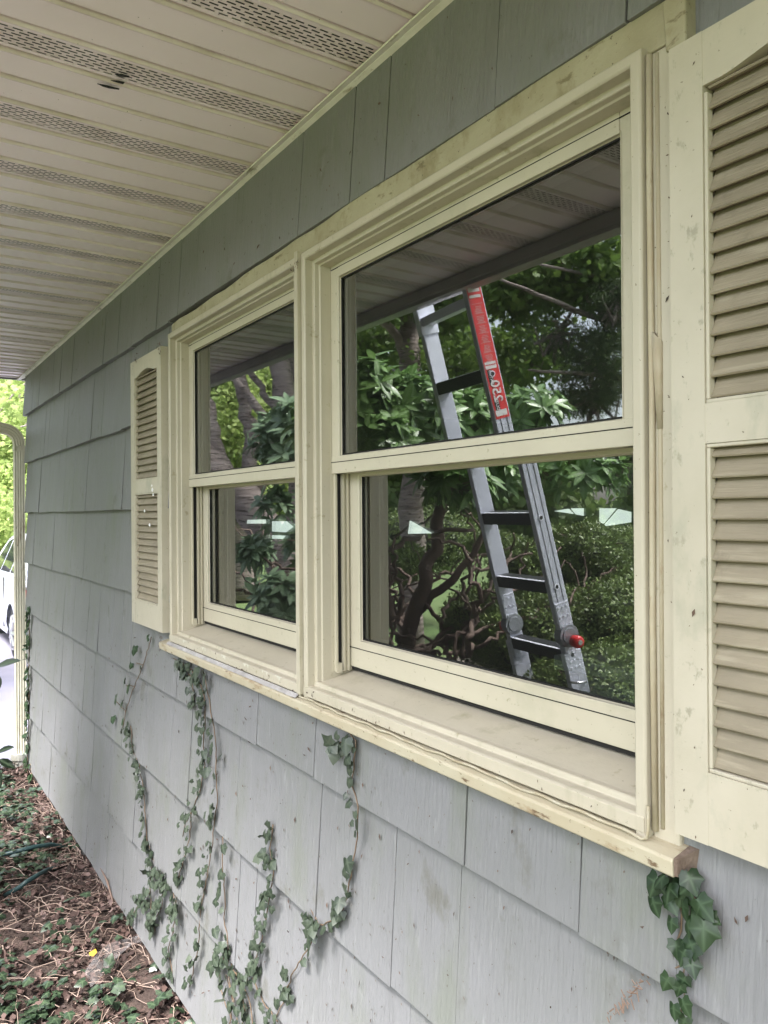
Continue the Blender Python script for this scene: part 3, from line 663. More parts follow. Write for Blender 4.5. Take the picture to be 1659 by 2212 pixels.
# ================================================================== IVY ON THE WALL
def vine(label, paths, dens, size, mkey='ivyw', spread=.02, extra=(), stem_r=.0016, bare=0., group='ivy vines climbing the grey wall'):
    root_p = min((at(*p) for pa in paths for p in pa), key=lambda q: q[2])
    root = empty('ivy_vine', label, 'ivy', (float(root_p[0]), -.02, float(root_p[2])), group)
    st = MB(); P = []; D = []; U = []; S = []
    for pa in paths:
        w3 = [at(x, y, -.024) for x, y in pa]
        fine = []
        for a, c in zip(w3[:-1], w3[1:]):
            L = np.linalg.norm(c-a); k = max(2, int(L/.018))
            for i in range(k): fine.append(a+(c-a)*i/k+np.array([random.uniform(-.003, .003), random.uniform(-.003, .001), random.uniform(-.002, .002)]))
        fine.append(w3[-1])
        # fine may have fewer than 3 points on very short paths
        st.tube(fine, stem_r, 5)
        for p in fine:
            for _ in range(np.random.RandomState(int(abs(p[0]*9973+p[2]*7919)*100) % 100000).poisson(dens*2.2 if dens > .2 else dens)):
                off = np.array([random.gauss(0, spread), -random.uniform(.004, .022), random.gauss(0, .008)])
                P.append(p+off); D.append([random.gauss(0, .7), random.uniform(-.35, .05), random.gauss(-.55, .5)]); U.append([random.gauss(0, .3), -1, random.gauss(.35, .3)]); S.append(size*.84*random.uniform(.5, 1.25))
    for (x, y, s_) in extra:
        P.append(at(x+random.uniform(-4, 4), y+random.uniform(-5, 3), -.028-random.random()*.02)); D.append([random.gauss(0, .45), -.25, -1+random.random()*.3]); U.append([random.gauss(0, .45), -1, random.gauss(.4, .3)]); S.append(s_)
    under(root, st.build('stem', M['vine'], smooth=True))
    if P: leaves('leaves', np.array(P), np.array(D), np.array(U), np.array(S), T_ivy(), M[mkey], root)
    return root
def z5(*pts): return [(x/2, 1382+y/2) for x, y in pts]
def z6(*pts): return [(829+x/2, 1382+y/2) for x, y in pts]
vine('thin bare vine hanging from under the far shutter with a few dark round leaves', [z5((655, -10), (620, 110), (575, 215), (545, 310), (530, 380)), z5((620, 110), (590, 100)), z5((580, 200), (545, 195)), z5((545, 310), (500, 262))],
     .05, .034, 'ivyd', .004, extra=[(*z5((585, 30))[0], .045), (*z5((538, 175))[0], .048), (*z5((548, 200))[0], .044), (*z5((490, 245))[0], .050), (*z5((530, 275))[0], .044), (*z5((487, 330))[0], .040), (*z5((523, 345))[0], .036), (*z5((515, 385))[0], .036), (*z5((572, 110))[0], .030)])
vine('leftmost climbing ivy strand that swells into a leafy clump above the soil', [z5((565, 370), (575, 480), (605, 540), (620, 650), (630, 760), (640, 880), (670, 960), (700, 1040), (700, 1150), (655, 1240)), z5((660, 940), (650, 1050), (655, 1180), (670, 1260)), z5((700, 1000), (745, 1080), (770, 1180)), z5((650, 1090), (590, 1160), (560, 1210))], 1.0, .038, 'ivyw', .022)
vine('long ivy strand dropping from the left end of the sill, thick tuft at its top', [z5((750, 80), (830, 130), (880, 220), (890, 330), (880, 430), (885, 540), (865, 650), (830, 740), (820, 850), (800, 930), (770, 1040), (760, 1150), (750, 1260), (730, 1330), (745, 1440)), z5((790, 110), (830, 170), (840, 260)), z5((830, 740), (800, 800), (790, 850))], .62, .036, 'ivyw', .016,
     extra=[(*z5((760, 95))[0], .04), (*z5((830, 230))[0], .055), (*z5((820, 150))[0], .05), (*z5((850, 130))[0], .05), (*z5((870, 160))[0], .05)])
vine('ivy strand just right of the tufted one, with a shiny leaf cluster midway', [z5((880, 130), (905, 260), (925, 370), (935, 470), (935, 600), (940, 700), (925, 780), (920, 880), (900, 1000), (880, 1100), (865, 1200), (860, 1300), (840, 1400), (820, 1500))], .58, .036, 'ivyw', .014)
vine('straight reddish-stemmed vine rooting in the bottom ivy tangle', [z5((962, 850), (965, 1000), (975, 1120), (970, 1200), (990, 1330), (985, 1430), (1000, 1540), (1030, 1650), (1040, 1700)), z5((990, 1330), (955, 1400), (950, 1500), (1000, 1640)), z5((1000, 1400), (1040, 1480), (1060, 1600), (1040, 1700)), z5((980, 1450), (1010, 1560), (990, 1700)), z5((1020, 1440), (1075, 1540), (1100, 1700))], .55, .040, 'ivyw', .02)
vine('short ivy spike ending alone in the middle of the lower wall', [z5((1180, 800), (1165, 900), (1185, 1000), (1170, 1100), (1150, 1200), (1130, 1300), (1100, 1400), (1080, 1450), (1010, 1450))], .78, .038, 'ivyw', .016)
vine('ivy strand hanging below the mullion that curls left towards the ground', [z5((1510, 400), (1535, 430), (1535, 520), (1520, 620), (1550, 720), (1545, 850), (1530, 950), (1510, 1050), (1495, 1140), (1460, 1200), (1400, 1230), (1360, 1230), (1350, 1310), (1300, 1380), (1260, 1450), (1230, 1550), (1190, 1640), (1175, 1700)), z5((1385, 1240), (1340, 1150)), z5((1510, 430), (1450, 450)), z5((1090, 1460), (1140, 1560), (1200, 1650))], .58, .038, 'ivyw', .012, extra=[(*z5((1445, 455))[0], .05), (*z5((1490, 440))[0], .042)])
vine('dark glossy ivy cluster hanging from the right end of the sill by the near shutter', [z6((1290, 940), (1290, 1000), (1275, 1100), (1290, 1200), (1270, 1300), (1300, 1400), (1310, 1500), (1290, 1600), (1300, 1700)), z6((1280, 960), (1200, 1000)), z6((1300, 1060), (1370, 1140), (1400, 1200)), z6((1300, 1400), (1220, 1430))], .10, .034, 'ivyd', .012,
     extra=[(z6(p)[0][0], z6(p)[0][1]+16, s_*.78) for p, s_ in (((1180, 1005), .046), ((1215, 990), .040), ((1310, 975), .044), ((1165, 1085), .038), ((1230, 1075), .038), ((1300, 1060), .040), ((1350, 1085), .046), ((1380, 1190), .054), ((1310, 1160), .040), ((1340, 1280), .046), ((1265, 1265), .034), ((1295, 1310), .036), ((1255, 995), .042), ((1280, 1105), .038), ((1230, 1425), .034), ((1285, 1530), .034), ((1240, 1020), .04), ((1330, 1020), .036), ((1370, 1130), .044), ((1250, 1180), .03), ((1325, 1345), .034), ((1300, 1420), .03), ((1300, 1600), .03), ((1245, 1540), .03), ((1290, 1470), .026))], stem_r=.0014)
b_ = [(63, 1310), (64, 1380), (62, 1450), (63, 1520), (61, 1600), (60, 1660), (62, 1700)]
vine('dark leafy vine squeezed between the downspout and the house corner', [b_, [(66, 1650), (72, 1690)]], .75, .05, 'ivyd', .018, stem_r=.003)
# withered brown runner mark near the right
bm_ = MB(); pts = [at(*p, -.0175) for p in z6((1140, 1455), (1100, 1490), (1070, 1530), (1000, 1590), (960, 1640))]
for k_ in range(40):
    p = pts[0]+(pts[-1]-pts[0])*random.random()+np.array([random.gauss(0, .004), 0, random.gauss(0, .004)])
    bm_.tube([p, p+np.array([random.gauss(0, .006), -.001, random.gauss(0, .006)])], .0009, 4)
tag(bm_.build('rootlet_scar', mat('rusty rootlets', (.19, .125, .09), .9)), 'rusty trail of dead ivy rootlets left on the lower right wall', 'rootlet scar')

# ================================================================== GROUND COVER
n = 15000
x = rng.uniform(-5.75, .6, n); y = -rng.uniform(0, 1, n)**1.3*1.5-.0
pos = np.stack([x, y, [bedz(a, c)+.006 for a, c in zip(x, y)]+rng.uniform(0, .03, n)], 1)
d = unit(n); d[:, 2] *= .35; u = np.tile([0, 0, 1.], (n, 1))+unit(n)*.6
tag(leaves('leaf_litter', pos, d, u, rng.uniform(.010, .042, n), T_dry(), M['litter']), 'brown dry leaf litter covering the bed along the wall', 'leaf litter', kind='stuff')
def patch(x, y): return math.sin(x*2.3+1.0)*math.cos(y*4.2+x*1.7)+.55*math.sin(x*7+y*5)
P = []
while len(P) < 12500:
    x = random.uniform(-5.7, .6); y = -random.random()**.9*1.5
    pr = .38+.5*patch(x, y)
    if -3.9 < x < -2.9 and y > -.45: pr *= .25
    if -2.7 < x < -1.4: pr = max(pr, .45)
    if y < -.5 or x < -4.6 and y < -.12: pr = max(pr, .8)
    if random.random() < pr: P.append((x, y-.01, bedz(x, y)+random.uniform(.015, .075)))
P = np.array(P); n = len(P); d = unit(n); d[:, 2] = d[:, 2]*.3-.1
tag(leaves('ivy_ground_cover', P, d, np.tile([0, 0, 1.], (n, 1))+unit(n)*.45, rng.uniform(.028, .055, n), T_ivy(), M['ivy']), 'glossy dark ivy carpet on the ground by the wall', 'ground ivy', kind='stuff')
tb = MB()
for i in range(1700):
    x = random.uniform(-5.6, -.6); y = -random.random()**1.2*1.2-.01; a = random.uniform(0, 6.28); L = random.uniform(.05, .28); z = bedz(x, y)+.012
    pts = []; n_ = 5
    for j in range(n_+1):
        a += random.gauss(0, .25); x += math.cos(a)*L/n_; y = min(-.02, y+math.sin(a)*L/n_); pts.append((x, y, z+.02*math.sin(j/n_*3.1)*random.uniform(.2, 1.4)+random.uniform(-.003, .008)))
    tb.tube(pts, random.uniform(.0008, .0022), 4, cap=False)
tw = tb.build('dry_twigs', M['twig'], smooth=True); a = tw.data.attributes.new('rnd', 'FLOAT', 'POINT'); a.data.foreach_set('value', np.repeat(rng.random(len(tb.v)//24+1), 24)[:len(tb.v)].astype(np.float32))
tag(tw, 'tangle of dry pale runners and twigs over the leaf litter', 'twigs', kind='stuff')
# cobweb funnel over the litter, hose, yellow leaf, pale root on the wall edge
b = MB(); vv = []
for i in range(13):
    for j in range(9):
        u_, v_ = i/12, j/8; q = atz(182+135*u_+14*v_, 2100-88*u_+26*v_-22*math.sin(u_*3), .12+.02*u_)
        vv.append((q[0], min(q[1], -.03), q[2]+.015*math.sin(u_*6+v_*4)-.015*math.sin(v_*3.14)))
b.add(vv, [(i*9+j, (i+1)*9+j, (i+1)*9+j+1, i*9+j+1) for i in range(12) for j in range(8)])
tag(b.build('cobweb', M['web'], smooth=True), 'grey funnel cobweb sheet spread over the litter at the wall foot', 'cobweb')
b = MB(); hp = [(-40, 1860, .06), (0, 1848, .10), (41, 1838, .115), (75, 1829, .118), (110, 1824, .10), (150, 1832, .03), (160, 1855, -.01), (130, 1872, .02), (100, 1880, .09), (84, 1889, .112), (60, 1903, .112), (40, 1918, .09), (10, 1935, .03)]
b.tube([atz(*q) for q in hp], .010, 10)
tag(b.build('garden_hose', M['hose'], smooth=True), 'dark green garden hose half buried in the ground ivy', 'hose')
yl = atz(192, 2058, .13); tag(leaves('fallen_leaf', np.array([yl]), np.array([[.6, .5, .1]]), np.array([[.5, -.5, .7]]), .042, T_dry(), M['yellow']), 'single yellow-orange curled leaf lying on the brown litter', 'leaf')
b = MB(); b.tube([(*at(215, 1870, -.02)[:2], at(215, 1870, -.02)[2]), at(232, 1905, -.035), at(243, 1945, -.03), at(247, 1990, -.03)], [.003, .0045, .004, .003], 7)
tag(b.build('root', M['twig'], smooth=True), 'pale bare root arching up against the bottom edge of the siding', 'root')

# ================================================================== LADDER (seen mirrored in the right window)
LT = np.array([-2.815, -1.142, 2.636]); LD = np.array([.0513, -.244, -.9684]); LD /= np.linalg.norm(LD)
LW = np.array([.362, .051, 0.]); LW /= np.linalg.norm(LW); LN = np.cross(LW, LD); LN /= np.linalg.norm(LN)   # LN points to the yard or house
if LN[1] < 0: LN = -LN                                            # towards the house
LEN = 2.72
lad = empty('ladder', 'silver aluminium multi-position ladder with red label, leaning at the eave, seen in the right window', 'ladder', tuple(map(float, LT+LD*LEN)))
def LP(a, s_, nn): return LT+LW*a+LD*s_+LN*nn      # across, down, towards house
def lbox(b, a0, a1, s0, s1, n0, n1, mi=0):
    b.hexa([LP(a0, s0, n0), LP(a1, s0, n0), LP(a1, s0, n1), LP(a0, s0, n1), LP(a0, s1, n0), LP(a1, s1, n0), LP(a1, s1, n1), LP(a0, s1, n1)], mi)
WID = .375; HG = 1.46
for side, (a0, a1) in enumerate(((-.028, 0), (WID, WID+.028))):
    b = MB(); lbox(b, a0, a1, -.04, HG-.06, -.040, .040)
    b2 = a0-.004 if side == 0 else a0+.004
    under(lad, b.build('rail', M['alu'], bevel=.004))
    b = MB(); off = -.004 if side == 0 else .004
    lbox(b, a0+off, a1+off, HG+.07, LEN, -.046, .046); under(lad, b.build('rail', M['alu'], bevel=.004))
    # grooves pressed along the outer face
    b = MB(); ax = a1 if side else a0
    for nn in (-.018, .014): lbox(b, ax-.0008, ax+.0008, .1, HG-.12, nn-.0015, nn+.0015)
    under(lad, b.build('rail_groove', M['blackrung']))
    # hinge: disc, bracket plates, red knob
    b = MB(); c = LP((a0+a1)/2, HG, .0)
    b.tube([c-LW*.022, c+LW*.022], .050, 24); b.tube([c-LW*.026, c+LW*.026], .036, 24)
    hinge = under(lad, b.build('hinge', M['gun'], bevel=.002))
    for h0, h1 in ((-.15, -.035), (.04, .16)):
        b = MB(); lbox(b, a0-.003, a1+.003, HG+h0, HG+h1, -.036, .036); under(lad, b.build('bracket', M['alu'], bevel=.003))
    for s_ in (-.13, -.09, -.05, .07, .11, .14):
        for nn in (-.022, .0, .022):
            b = MB(); e = a1+.003; q = LP(e, HG+s_, nn); b.tube([q, q+LW*.004], .004, 8); under(lad, b.build('rivet', M['alulight']))
    b = MB(); sgn = 1 if side else -1; q = LP(a1 if side else a0, HG+.02, .0)
    b.tube([q+LW*sgn*.018, q+LW*sgn*.03, q+LW*sgn*.05, q+LW*sgn*.066, q+LW*sgn*.07], [.016, .026, .028, .025, .017], 18)
    k = under(lad, b.build('knob', M['redp'], smooth=True))
    b = MB(); b.tube([q+LW*sgn*.068, q+LW*sgn*.074], .011, 12); under(lad, b.build('knob_bolt', M['chrome']))
    # rubber foot
    b = MB(); lbox(b, a0-.006, a1+.006, LEN-.03, LEN+.012, -.052, .052); under(lad, b.build('foot', M['rubber'], bevel=.004))
for i in range(9):
    s_ = .305*i+.02
    if s_ > LEN-.1: break
    if abs(s_-HG) < .05: s_ += .06
    b = MB(); hh = .018 if i == 0 else .026; lbox(b, 0, WID, s_-hh, s_+hh, -.028, .034, 0); lbox(b, .004, WID-.004, s_-hh-.003, s_-hh-.0002, .022, .034, 1)
    for q in (-.012, -.003, .006, .014): lbox(b, .01, WID-.01, s_+q-.0012, s_+q+.0012, .034, .0365, 0)
    under(lad, b.build('rung', [M['alulight'] if i == 0 else M['blackrung'], M['alulight']], bevel=.002))
    for e in (WID+.028, -.028):
        if not i: break
        b = MB(); q = LP(e, s_, .004); sg = 1 if e > 0 else -1
        b.tube([q-LW*.001, q+LW*sg*.004], .013, 18, mi=0); b.tube([q+LW*sg*.004, q+LW*sg*.0045], .0085, 14, mi=1)
        under(lad, b.build('rung_end', [M['alulight'], M['blackrung']]))
b = MB(); lbox(b, -.034, .004, -.055, .075, -.046, .046); under(lad, b.build('end_cap', M['alulight'], bevel=.003)); b = MB(); lbox(b, WID-.002, WID+.0282, -.055, -.0405, -.042, .042); under(lad, b.build('end_cap', M['alu'], bevel=.003))
b = MB(); lbox(b, .0002, .0022, .09, .30, -.036, .036); under(lad, b.build('wear_sleeve', M['alulight'], bevel=.0008))
b = MB(); q0 = LP(WID+.03, HG+.2, .0)
pts = [LP(WID+.03, HG+.22, -.03), LP(WID+.05, HG+.21, -.02), LP(WID+.066, HG+.2, .01), LP(WID+.06, HG+.19, .045), LP(WID+.03, HG+.19, .05)]
b.tube(pts, .005, 8); under(lad, b.build('lock_clip', M['chrome'], smooth=True))
# label on the outer face of the near rail: red strip with printed panels and lettering
LE = WID+.0287
b = MB(); lbox(b, LE, LE+.0006, -.035, .51, -.034, .034); stick = under(lad, b.build('label_sticker', M['reds']))
b = MB()
for s0, s1 in ((-.03, -.012), (.0, .012), (.275, .286), (.29, .304), (.475, .50)):
    b3 = MB(); lbox(b3, LE+.0007, LE+.0011, s0, s1, -.026, .030); b3.build('white_panel', M['white']).parent = stick
b = MB()
for s_ in (.035, .075, .115, .155, .195, .235):
    lbox(b, LE+.0007, LE+.001, s_, s_+.002, -.026, .026)
    for q in range(5): lbox(b, LE+.0007, LE+.001, s_+.012+.006*q, s_+.0145+.006*q, -.012-random.random()*.008, .008+random.random()*.012, 1)
under(stick, b.build('printed_panel', [M['pink'], M['pink']])); bpy.data.objects['printed_panel'].parent = stick
bpy.data.objects['printed_panel'].matrix_parent_inverse = Matrix()
for s0, s1 in ((.308, .370), (.424, .474)):
    b = MB(); lbox(b, LE+.0007, LE+.001, s0, s1, .003, .026); b.build('black_band', M['blackrung']).parent = stick
b = MB(); lbox(b, LE-.0, LE+.0005, 2.26, 2.42, -.034, .034); lowst = under(lad, b.build('label_sticker', M['reds']))
def text3(s, size, s_mid, n_mid, m_):
    cu = bpy.data.curves.new('lettering', 'FONT'); cu.body = s; cu.size = size; cu.align_x = 'CENTER'; cu.align_y = 'CENTER'; cu.extrude = .0004; cu.offset = size*.02
    o = bpy.data.objects.new('lettering', cu); COL.objects.link(o)
    xa = -LD; za = LW; ya = np.cross(za, xa)        # reads upwards along the rail, faces outwards
    p = LP(LE+.0018, s_mid, n_mid); mm = Matrix.Identity(4)
    for i in range(3): mm[i][0] = xa[i]; mm[i][1] = ya[i]; mm[i][2] = za[i]; mm[i][3] = p[i]
    dg = bpy.context.evaluated_depsgraph_get(); me = bpy.data.meshes.new_from_object(o.evaluated_get(dg)); bpy.data.objects.remove(o)
    me.transform(mm); me.materials.clear(); me.materials.append(m_)
    t = bpy.data.objects.new('lettering', me); COL.objects.link(t); t.parent = stick; return t
text3('250', .060, .397, .004, M['white']); text3('RATED', .0195, .339, .014, M['white']); text3('DUTY', .0195, .449, .014, M['white'])

# ================================================================== SHRUBS AND TREES
def blob_clusters(blobs, g_=.06):
    """blobs measured in the reflection: (px, py, depth, rx, ry) -> world centre and radii"""
    out = []
    for px, py, t, rx, ry, n in blobs:
        c = mir(px, py, t, g_); out.append((c, np.array([rx, (rx+ry)/2, ry])*t/1680, n))
    return out
def rhodo(name, label, blobs, L, mkey, stems, base, group='rhododendrons across from the windows'):
    root = empty('rhododendron', label, 'rhododendron', tuple(map(float, base)), group)
    P = []; D = []; U = []; S = []; st = MB()
    for c, r, n in blob_clusters(blobs):
        dirs = unit(n); rad = rng.uniform(.55, 1.08, n)
        for dd, q in zip(dirs, rad):
            p = c+dd*r*q; out = dd*np.array([1, 1, .8])+np.array([0, .15, .55]); out /= np.linalg.norm(out)
            a = np.cross(out, (0.3, .2, 1)); a /= np.linalg.norm(a); bb = np.cross(out, a); k = random.randint(7, 11); ph = random.random()*6
            for i in range(k):
                an = ph+i*2.4; el = random.uniform(-.25, .75)*(.5+.5*i/k)+.1
                d = (a*math.cos(an)+bb*math.sin(an))*math.cos(el)+out*math.sin(el)
                P.append(p+out*random.uniform(-.02, .015)); D.append(d); U.append(out+.25*np.array([0, 0, 1])); S.append(L*random.uniform(.7, 1.15))
            if random.random() < .5: st.tube([p, p-out*.08, p+(c-p)*.5+np.array([0, 0, -.05])], [.003, .004, .006], 5, cap=False)
    leaves('foliage', np.array(P), np.array(D), np.array(U), np.array(S), T_oval(1, .34, .16, .10), M[mkey], root)
    for pts, r0, r1 in stems:
        w3 = [mir(x, y, t) for x, y, t in pts]; fine = []
        for i in range(len(w3)-1):
            for j in range(4): fine.append(w3[i]+(w3[i+1]-w3[i])*j/4+np.array([random.gauss(0, .012), random.gauss(0, .012), random.gauss(0, .012)]))
        fine.append(w3[-1]); st.tube(fine, list(np.linspace(r0, r1, len(fine))), 7)
    under(root, st.build('branches', M['stem'], smooth=True))
def wander(n, x0, x1, y0, y1, t0, t1, seed):
    r_ = random.Random(seed); out = []
    for i in range(n):
        x, y, t = r_.uniform(x0, x1), y1, r_.uniform(t0, t1); pts = [(x, y, t)]; a = r_.uniform(-.9, .9)
        while y > y0 and len(pts) < 9:
            a += r_.gauss(0, .55); x += math.sin(a)*48; y -= abs(math.cos(a))*38+6; pts.append((x, y, t+r_.gauss(0, .08)))
        q = r_.uniform(.008, .022); out.append((pts, q, q*.35))
    return out
rhodo('rhododendron', 'big near rhododendron with whorls of light green leaves on bare twisted trunks behind the ladder',
      [(800, 860, 3.9, 75, 85, 62), (900, 890, 4.0, 95, 75, 78), (840, 950, 3.8, 90, 45, 42), (1010, 905, 4.4, 80, 55, 46), (1140, 890, 5.2, 110, 40, 60), (960, 1035, 4.1, 95, 34, 34), (1060, 1020, 4.3, 60, 32, 20), (1230, 1020, 4.6, 130, 38, 34), (700, 930, 4.3, 60, 90, 25)],
      .118, 'rhodo', wander(26, 780, 1060, 1090, 1420, 3.9, 4.9, 3)+[([(860, 1430, 4.6), (880, 1330, 4.5), (905, 1250, 4.4), (930, 1160, 4.4), (935, 1060, 4.4), (900, 960, 4.3)], .05, .03), ([(880, 1330, 4.5), (960, 1260, 4.4), (1010, 1200, 4.4), (1050, 1100, 4.4)], .03, .014), ([(840, 1340, 4.3), (810, 1260, 4.3), (830, 1190, 4.2), (900, 1150, 4.3), (1010, 1145, 4.3)], .025, .01)], mir(860, 1430, 4.6)*np.array([1, 1, 0]))
rhodo('rhododendron', 'farther rhododendron with dull blue-green leaves drooping beside the cherry trunk, in the left window',
      [(605, 945, 6.3, 50, 50, 30), (645, 905, 6.0, 45, 45, 16), (585, 1100, 6.2, 22, 50, 14), (540, 1190, 6.3, 35, 30, 14), (590, 1290, 6.1, 75, 50, 30), (640, 1180, 6.6, 40, 50, 12), (700, 1000, 5.8, 60, 150, 40)],
      .15, 'rhodod', wander(18, 520, 680, 980, 1420, 6.0, 7, 5), mir(600, 1430, 6.4)*np.array([1, 1, 0]))
def boxwood(label, blobs, leaf, density=1.):
    c0, r0, _ = blob_clusters(blobs)[0]
    root = empty('boxwood_shrub', label, 'boxwood', (float(c0[0]), float(c0[1]), 0), 'clipped boxwoods behind the ladder')
    P = []; U = []; core = MB(); st = MB()
    for c, r, n in blob_clusters(blobs):
        dd = unit(n); lump = 1+.10*np.sin(dd[:, 0]*9+dd[:, 2]*7)+.07*np.sin(dd[:, 1]*17+dd[:, 0]*5)
        q = rng.uniform(.80, 1.0, n)*lump; P.append(c+dd*r*q[:, None]); U.append(dd)
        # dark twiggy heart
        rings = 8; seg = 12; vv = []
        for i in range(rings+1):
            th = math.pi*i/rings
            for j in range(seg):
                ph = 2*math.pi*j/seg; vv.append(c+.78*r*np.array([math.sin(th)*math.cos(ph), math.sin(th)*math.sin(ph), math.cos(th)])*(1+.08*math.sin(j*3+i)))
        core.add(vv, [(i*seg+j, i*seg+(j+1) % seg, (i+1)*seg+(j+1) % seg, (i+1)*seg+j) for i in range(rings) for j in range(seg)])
        for k in range(40):
            e = unit(1)[0]; st.tube([c+e*r*.5, c+e*r*.8+unit(1)[0]*.03, c+e*r*1.02], [.004, .003, .0015], 4, cap=False)
    P = np.concatenate(P); U = np.concatenate(U); n = len(P); d = U*.6+unit(n)
    leaves('foliage', P, d, U+unit(n)*.7+np.array([0, 0, .3]), rng.uniform(.7, 1.3, n)*leaf, T_quad(.55), M['box'], root)
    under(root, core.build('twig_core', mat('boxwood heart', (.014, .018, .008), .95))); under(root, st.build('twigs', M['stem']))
    b = MB(); b.tube([(c0[0], c0[1], -.03), (c0[0]+.03, c0[1], max(.2, c0[2]-r0[2]*.6))], [.04, .02], 7); under(root, b.build('trunk', M['stem']))
boxwood('tall rounded boxwood dome, farther back on the right of the ladder', [(1270, 1215, 5.4, 170, 85, 20000), (1120, 1230, 5.3, 80, 60, 7000)], .026)
boxwood('low spreading boxwood in front of the taller dome', [(1180, 1390, 4.3, 190, 115, 24000), (1030, 1350, 4.5, 90, 85, 9000), (1330, 1380, 4.0, 120, 130, 12000), (1290, 1500, 3.6, 160, 110, 11000)], .022)

def tree(name, label, cat, trunks, blobs, leafsize, tmpl, mkey, group=None, base=None, barkm='bark', twigs=60):
    root = empty(name, label, cat, tuple(map(float, base)), group)
    t = MB()
    for pts, r0, r1 in trunks:
        fine = []
        pts = [np.array(p, float) for p in pts]
        for i in range(len(pts)-1):
            for j in range(4): fine.append(pts[i]+(pts[i+1]-pts[i])*j/4+np.array([random.gauss(0, .015), random.gauss(0, .015), 0]))
        fine.append(pts[-1]); rr = np.linspace(r0, r1, len(fine))*(1+.06*np.array([math.sin(i*2.1) for i in range(len(fine))])); t.tube(fine, list(rr), 12)
    P = []; cl = []
    for c, r, n, k in blobs:
        cc = np.asarray(c)+unit(k)*np.asarray(r)*rng.uniform(.3, 1.0, (k, 1))
        idx = rng.integers(0, k, n); s_ = np.asarray(r).mean()*.20
        P.append(cc[idx]+rng.normal(size=(n, 3))*np.array([s_, s_, s_*.55])); cl.append((np.asarray(c), cc))
    for c, cc in cl:
        for q in cc[:twigs]:
            mid = (c+q)/2+unit(1)[0]*.15-np.array([0, 0, .1]); t.tube([c, mid, q], [.028, .016, .006], 5, cap=False)
    under(root, t.build('trunk', M[barkm], smooth=True))
    P = np.concatenate(P); n = len(P); d = unit(n); d[:, 2] -= .3
    leaves('crown', P, d, unit(n)*.8+np.array([0, 0, .7]), rng.uniform(.6, 1.25, n)*leafsize, tmpl, M[mkey], root, smooth=False)
    return root
def mp(x, y, t): return mir(x, y, t)
def mb(px, py, t, rx, ry, n, k, depth=None): return (mir(px, py, t), np.array([rx, rx if depth is None else depth*1680/t, ry])*t/1680, n, k)
gt = 'trees beyond the lawn'
# cherry: thick leaning butt with several stems, left window
bs = mir(640, 1290, 8.2)
tree('cherry_tree', 'many-stemmed cherry with thick leaning trunk and ringed grey bark, reflected in the left window', 'tree',
     [([bs*np.array([1, 1, 0])-np.array([0, 0, .05]), mp(600, 1180, 8.1), mp(520, 1080, 8), mp(450, 990, 8), mp(380, 930, 8)], .20, .17),
      ([mp(480, 1010, 8), mp(468, 930, 8), mp(450, 860, 8), mp(440, 780, 8), mp(435, 640, 8.2)], .085, .07),
      ([mp(545, 1060, 8.1), mp(552, 960, 8.1), mp(545, 900, 8.1), mp(525, 800, 8.2), mp(500, 700, 8.3)], .085, .065),
      ([mp(640, 1180, 8.3), mp(635, 1000, 8.3), mp(628, 900, 8.3), mp(612, 790, 8.4), mp(590, 640, 8.6)], .125, .11),
      ([mp(600, 930, 8.0), mp(555, 870, 7.9), mp(515, 820, 7.9), mp(480, 770, 7.8)], .045, .04),
      ([mp(625, 910, 8.2), mp(580, 850, 8.4), mp(545, 800, 8.5)], .04, .032),
      ([mp(665, 950, 8.5), mp(652, 850, 8.6), mp(640, 760, 8.7)], .07, .06)],
     [mb(520, 560, 9, 240, 160, 9000, 80), mb(760, 560, 8.5, 160, 110, 5000, 50)], .075, T_star(), 'maple', base=bs*np.array([1, 1, 0]), twigs=8)
bs = mir(880, 1290, 10)
tree('maple_tree', 'dark-trunked maple rising behind the big rhododendron, leaves against white sky', 'tree',
     [([bs*np.array([1, 1, 0]), mp(885, 1100, 10), mp(890, 800, 9.8), mp(892, 690, 9.8), mp(915, 560, 9.8)], .17, .12), ([mp(890, 760, 9.8), mp(830, 690, 9.6), mp(770, 620, 9.5)], .06, .04), ([mp(900, 700, 9.8), mp(960, 600, 9.5), mp(1000, 500, 9)], .07, .04), ([mp(760, 1000, 10.5), mp(757, 760, 10.3), mp(748, 690, 10.2), mp(735, 560, 10.2)], .13, .09)],
     [mb(960, 640, 9, 110, 70, 4200, 40), mb(1130, 630, 8, 130, 80, 3600, 90), mb(1270, 590, 7.5, 120, 80, 5200, 60), mb(830, 620, 9.6, 130, 70, 3500, 40), mb(800, 730, 11, 100, 60, 1300, 24), mb(1010, 800, 10, 130, 85, 2600, 90), mb(1120, 770, 9, 130, 80, 2400, 90), mb(930, 720, 11, 140, 80, 2800, 90), mb(800, 780, 12, 120, 90, 2400, 60)], .075, T_star(), 'maple', base=bs*np.array([1, 1, 0]), twigs=12)
bs = mir(1400, 1290, 7.5)
